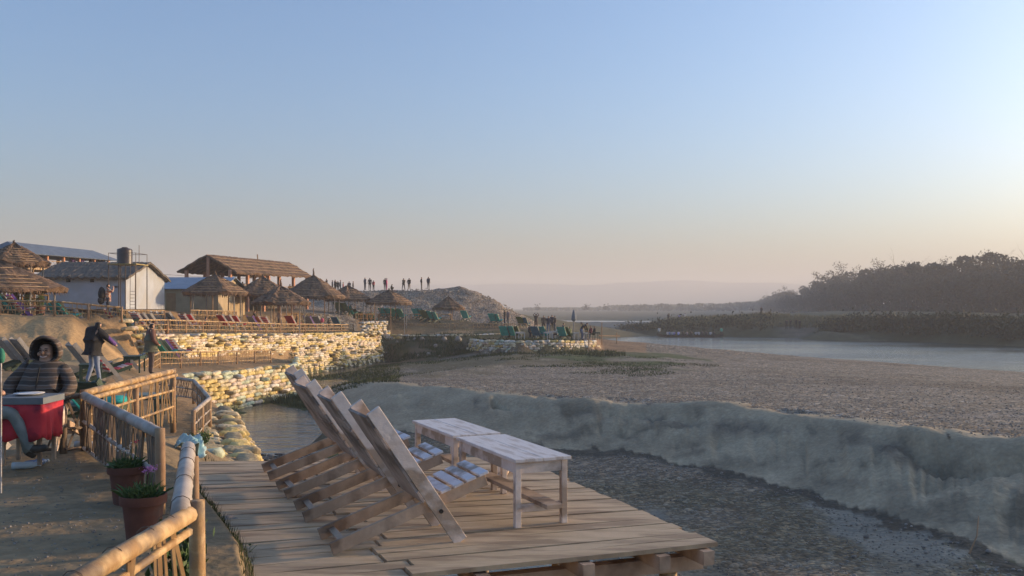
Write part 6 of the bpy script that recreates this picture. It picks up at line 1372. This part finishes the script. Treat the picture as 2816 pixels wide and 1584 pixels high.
# mass behind and under the forest
q = MB()
for _ in range(9000):
    px = rg.uniform(2066, 3200); d = float(np.interp(px, [e[0] for e in edge], [e[1] for e in edge]))*rg.uniform(1.0, 1.16); ty = float(np.interp(px, [e[0] for e in topy], [e[1] for e in topy])); zt = -(ty-HZ)*d/F
    x = (px-CX)/F*d; f = rg.random(); z = -1.9+(zt*.66+1.9)*f**1.4
    for _k in range(3): q.card((x+rg.gauss(0, 1), d+rg.gauss(0, 1), z+rg.gauss(0, .5)), rg.uniform(.7, 1.5)*(d/260)**.5, rg=rg)
o = q.build('forest_understorey', LF[0]); tag(o, 'dark forest understorey between the trunks across the river', 'forest', kind='stuff')
# low treeline far away
q = MB()
for _ in range(5200):
    px = rg.uniform(1440, 2140); d = rg.uniform(760, 1100) if px > 1700 else rg.uniform(900, 1300); base = -2; hp = np.interp(px, [1440, 1640, 1680, 1800, 1950, 2040, 2100, 2140], [2, 3, 8, 11, 13, 16, 22, 20])*(.8+.5*vn(np.array([px/17.0]), np.array([.5]))[0])
    zt = hp*d/F; q.card(((px-CX)/F*d, d, base+(zt+1.4)*rg.random()), rg.uniform(2.0, 4.2), rg=rg)
for px in (1668, 1612, 1480, 1950, 2070):
    for _ in range(60): d = 700; q.card(((px-CX)/F*d+rg.gauss(0, 1.4), d, -1+abs(rg.gauss(0, 1.8))), 1.4, rg=rg)
o = q.build('far_treeline', LF[0]); tag(o, 'thin hazy treeline on the far plain', 'treeline', kind='stuff')

# ---------------------------------------------------------------- boat and people by the far shore
bx0, bx1 = W(1806, 154, 0).x, W(1990, 154, 0).x; t = empty('long_boat', ((bx0+bx1)/2, 154, -5), 0, 'long low dugout boat full of passengers at the far shore', 'boat'); Lb = bx1-bx0
q = MB(); vs = []; fs = []; n = 24
for i in range(n+1):
    s_ = -1+2*i/n; w_ = .55*(1-abs(s_)**4)+.04; up = .35*abs(s_)**6
    for (yy, zz) in ((-w_, .42+up), (-w_*.7, .0+up*.8), (w_*.7, .0+up*.8), (w_, .42+up), (w_*.85, .40+up), (-w_*.85, .40+up)): vs.append((s_*Lb/2, yy, zz-.05))
for i in range(n):
    for k in range(3): fs.append((i*6+k, (i+1)*6+k, (i+1)*6+k+1, i*6+k+1))
    fs.append((i*6+3, (i+1)*6+3, (i+1)*6+4, i*6+4)); fs.append((i*6+5, (i+1)*6+5, (i+1)*6, i*6)); 
q.add(vs, fs); q.build('hull', mat('tarred_wood', (.03, .025, .02), (.06, .05, .04), scale=2), t); MB().box((0, 0, .12), (Lb*.86, .7, .04)).build('floor', DARKWOOD, t)
WH2 = (.36, .36, .38)
BP = [(1836, WH2, 'white'), (1842, (.10, .18, .30), 'blue'), (1849, WH2, 'white'), (1853, (.25, .20, .40), 'violet'), (1866, (.38, .38, .60), 'pale violet'), (1879, BK, 'dark'), (1890, (.2, .16, .16), 'brown'), (1902, BK, 'dark'), (1914, WH2, 'white'), (1922, WH2, 'white'), (1932, NV, 'navy'), (1943, NV, 'navy'), (1954, WH2, 'white'), (1964, BK, 'dark')]
for i, (px, c_, nm) in enumerate(BP): o = person(px, 154, rg.uniform(60, 120), 'crouch', c_, BK, '%s dressed passenger crouching in the long boat, %s from its left end' % (nm, ordn(i+1)), group='passengers in the long boat', z=-4.90, h=1.7)
person(1813, 154, 90, 'stand', WH, GY, 'boatman in pale shirt standing at the left end of the long boat', z=-4.9); person(1984, 154.0, 90, 'stand', (.05, .35, .25), BK, 'boatman in green shirt standing at the right end of the long boat', z=-4.9)
for a in [(1868, 176, 90, 'sit', (.30, .26, .50), GY, 'person in violet sitting on the bank above the long boat'), (1884, 177, 90, 'sit', WH, BK, 'person in white sitting on the bank above the long boat'), (1838, 178, 90, 'stand', BK, BK, 'person in dark clothes standing left of the seated pair on the bank'), (2094, 171, 90, 'stand', BK, BK, 'lone dark figure standing on the grassy top of the far bank'),
          (2163, 155.5, 90, 'stand', BK, BK, 'leftmost dark figure on the little beach across the river'), (2174, 155.5, 70, 'step', BK, BK, 'second dark figure from the left on the little beach'), (2189, 155.8, 90, 'step', BK, BK, 'third dark figure from the left on the little beach'), (2199, 155.5, 110, 'stand', BK, BK, 'rightmost dark figure on the little beach across the river'), (2169, 171, 90, 'stand', BK, BK, 'dark figure standing higher up behind the little beach')]:
    person(*a, group='people on the far bank', h=1.75)
# faint overhead wires behind the roofs
for i, (z0_, z1_) in enumerate(((7.2, 4.2), (6.2, 3.5))):
    A_, B_ = W(-40, 100, z0_), W(700, 125, z1_); o = MB().tube([A_.lerp(B_, k/16)-Vector((0, 0, 1.0*math.sin(math.pi*k/16))) for k in range(17)], .018, 4).build('overhead_wire', IRON); tag(o, ('upper' if i == 0 else 'lower')+' thin overhead wire crossing the sky behind the roofs', 'wire')
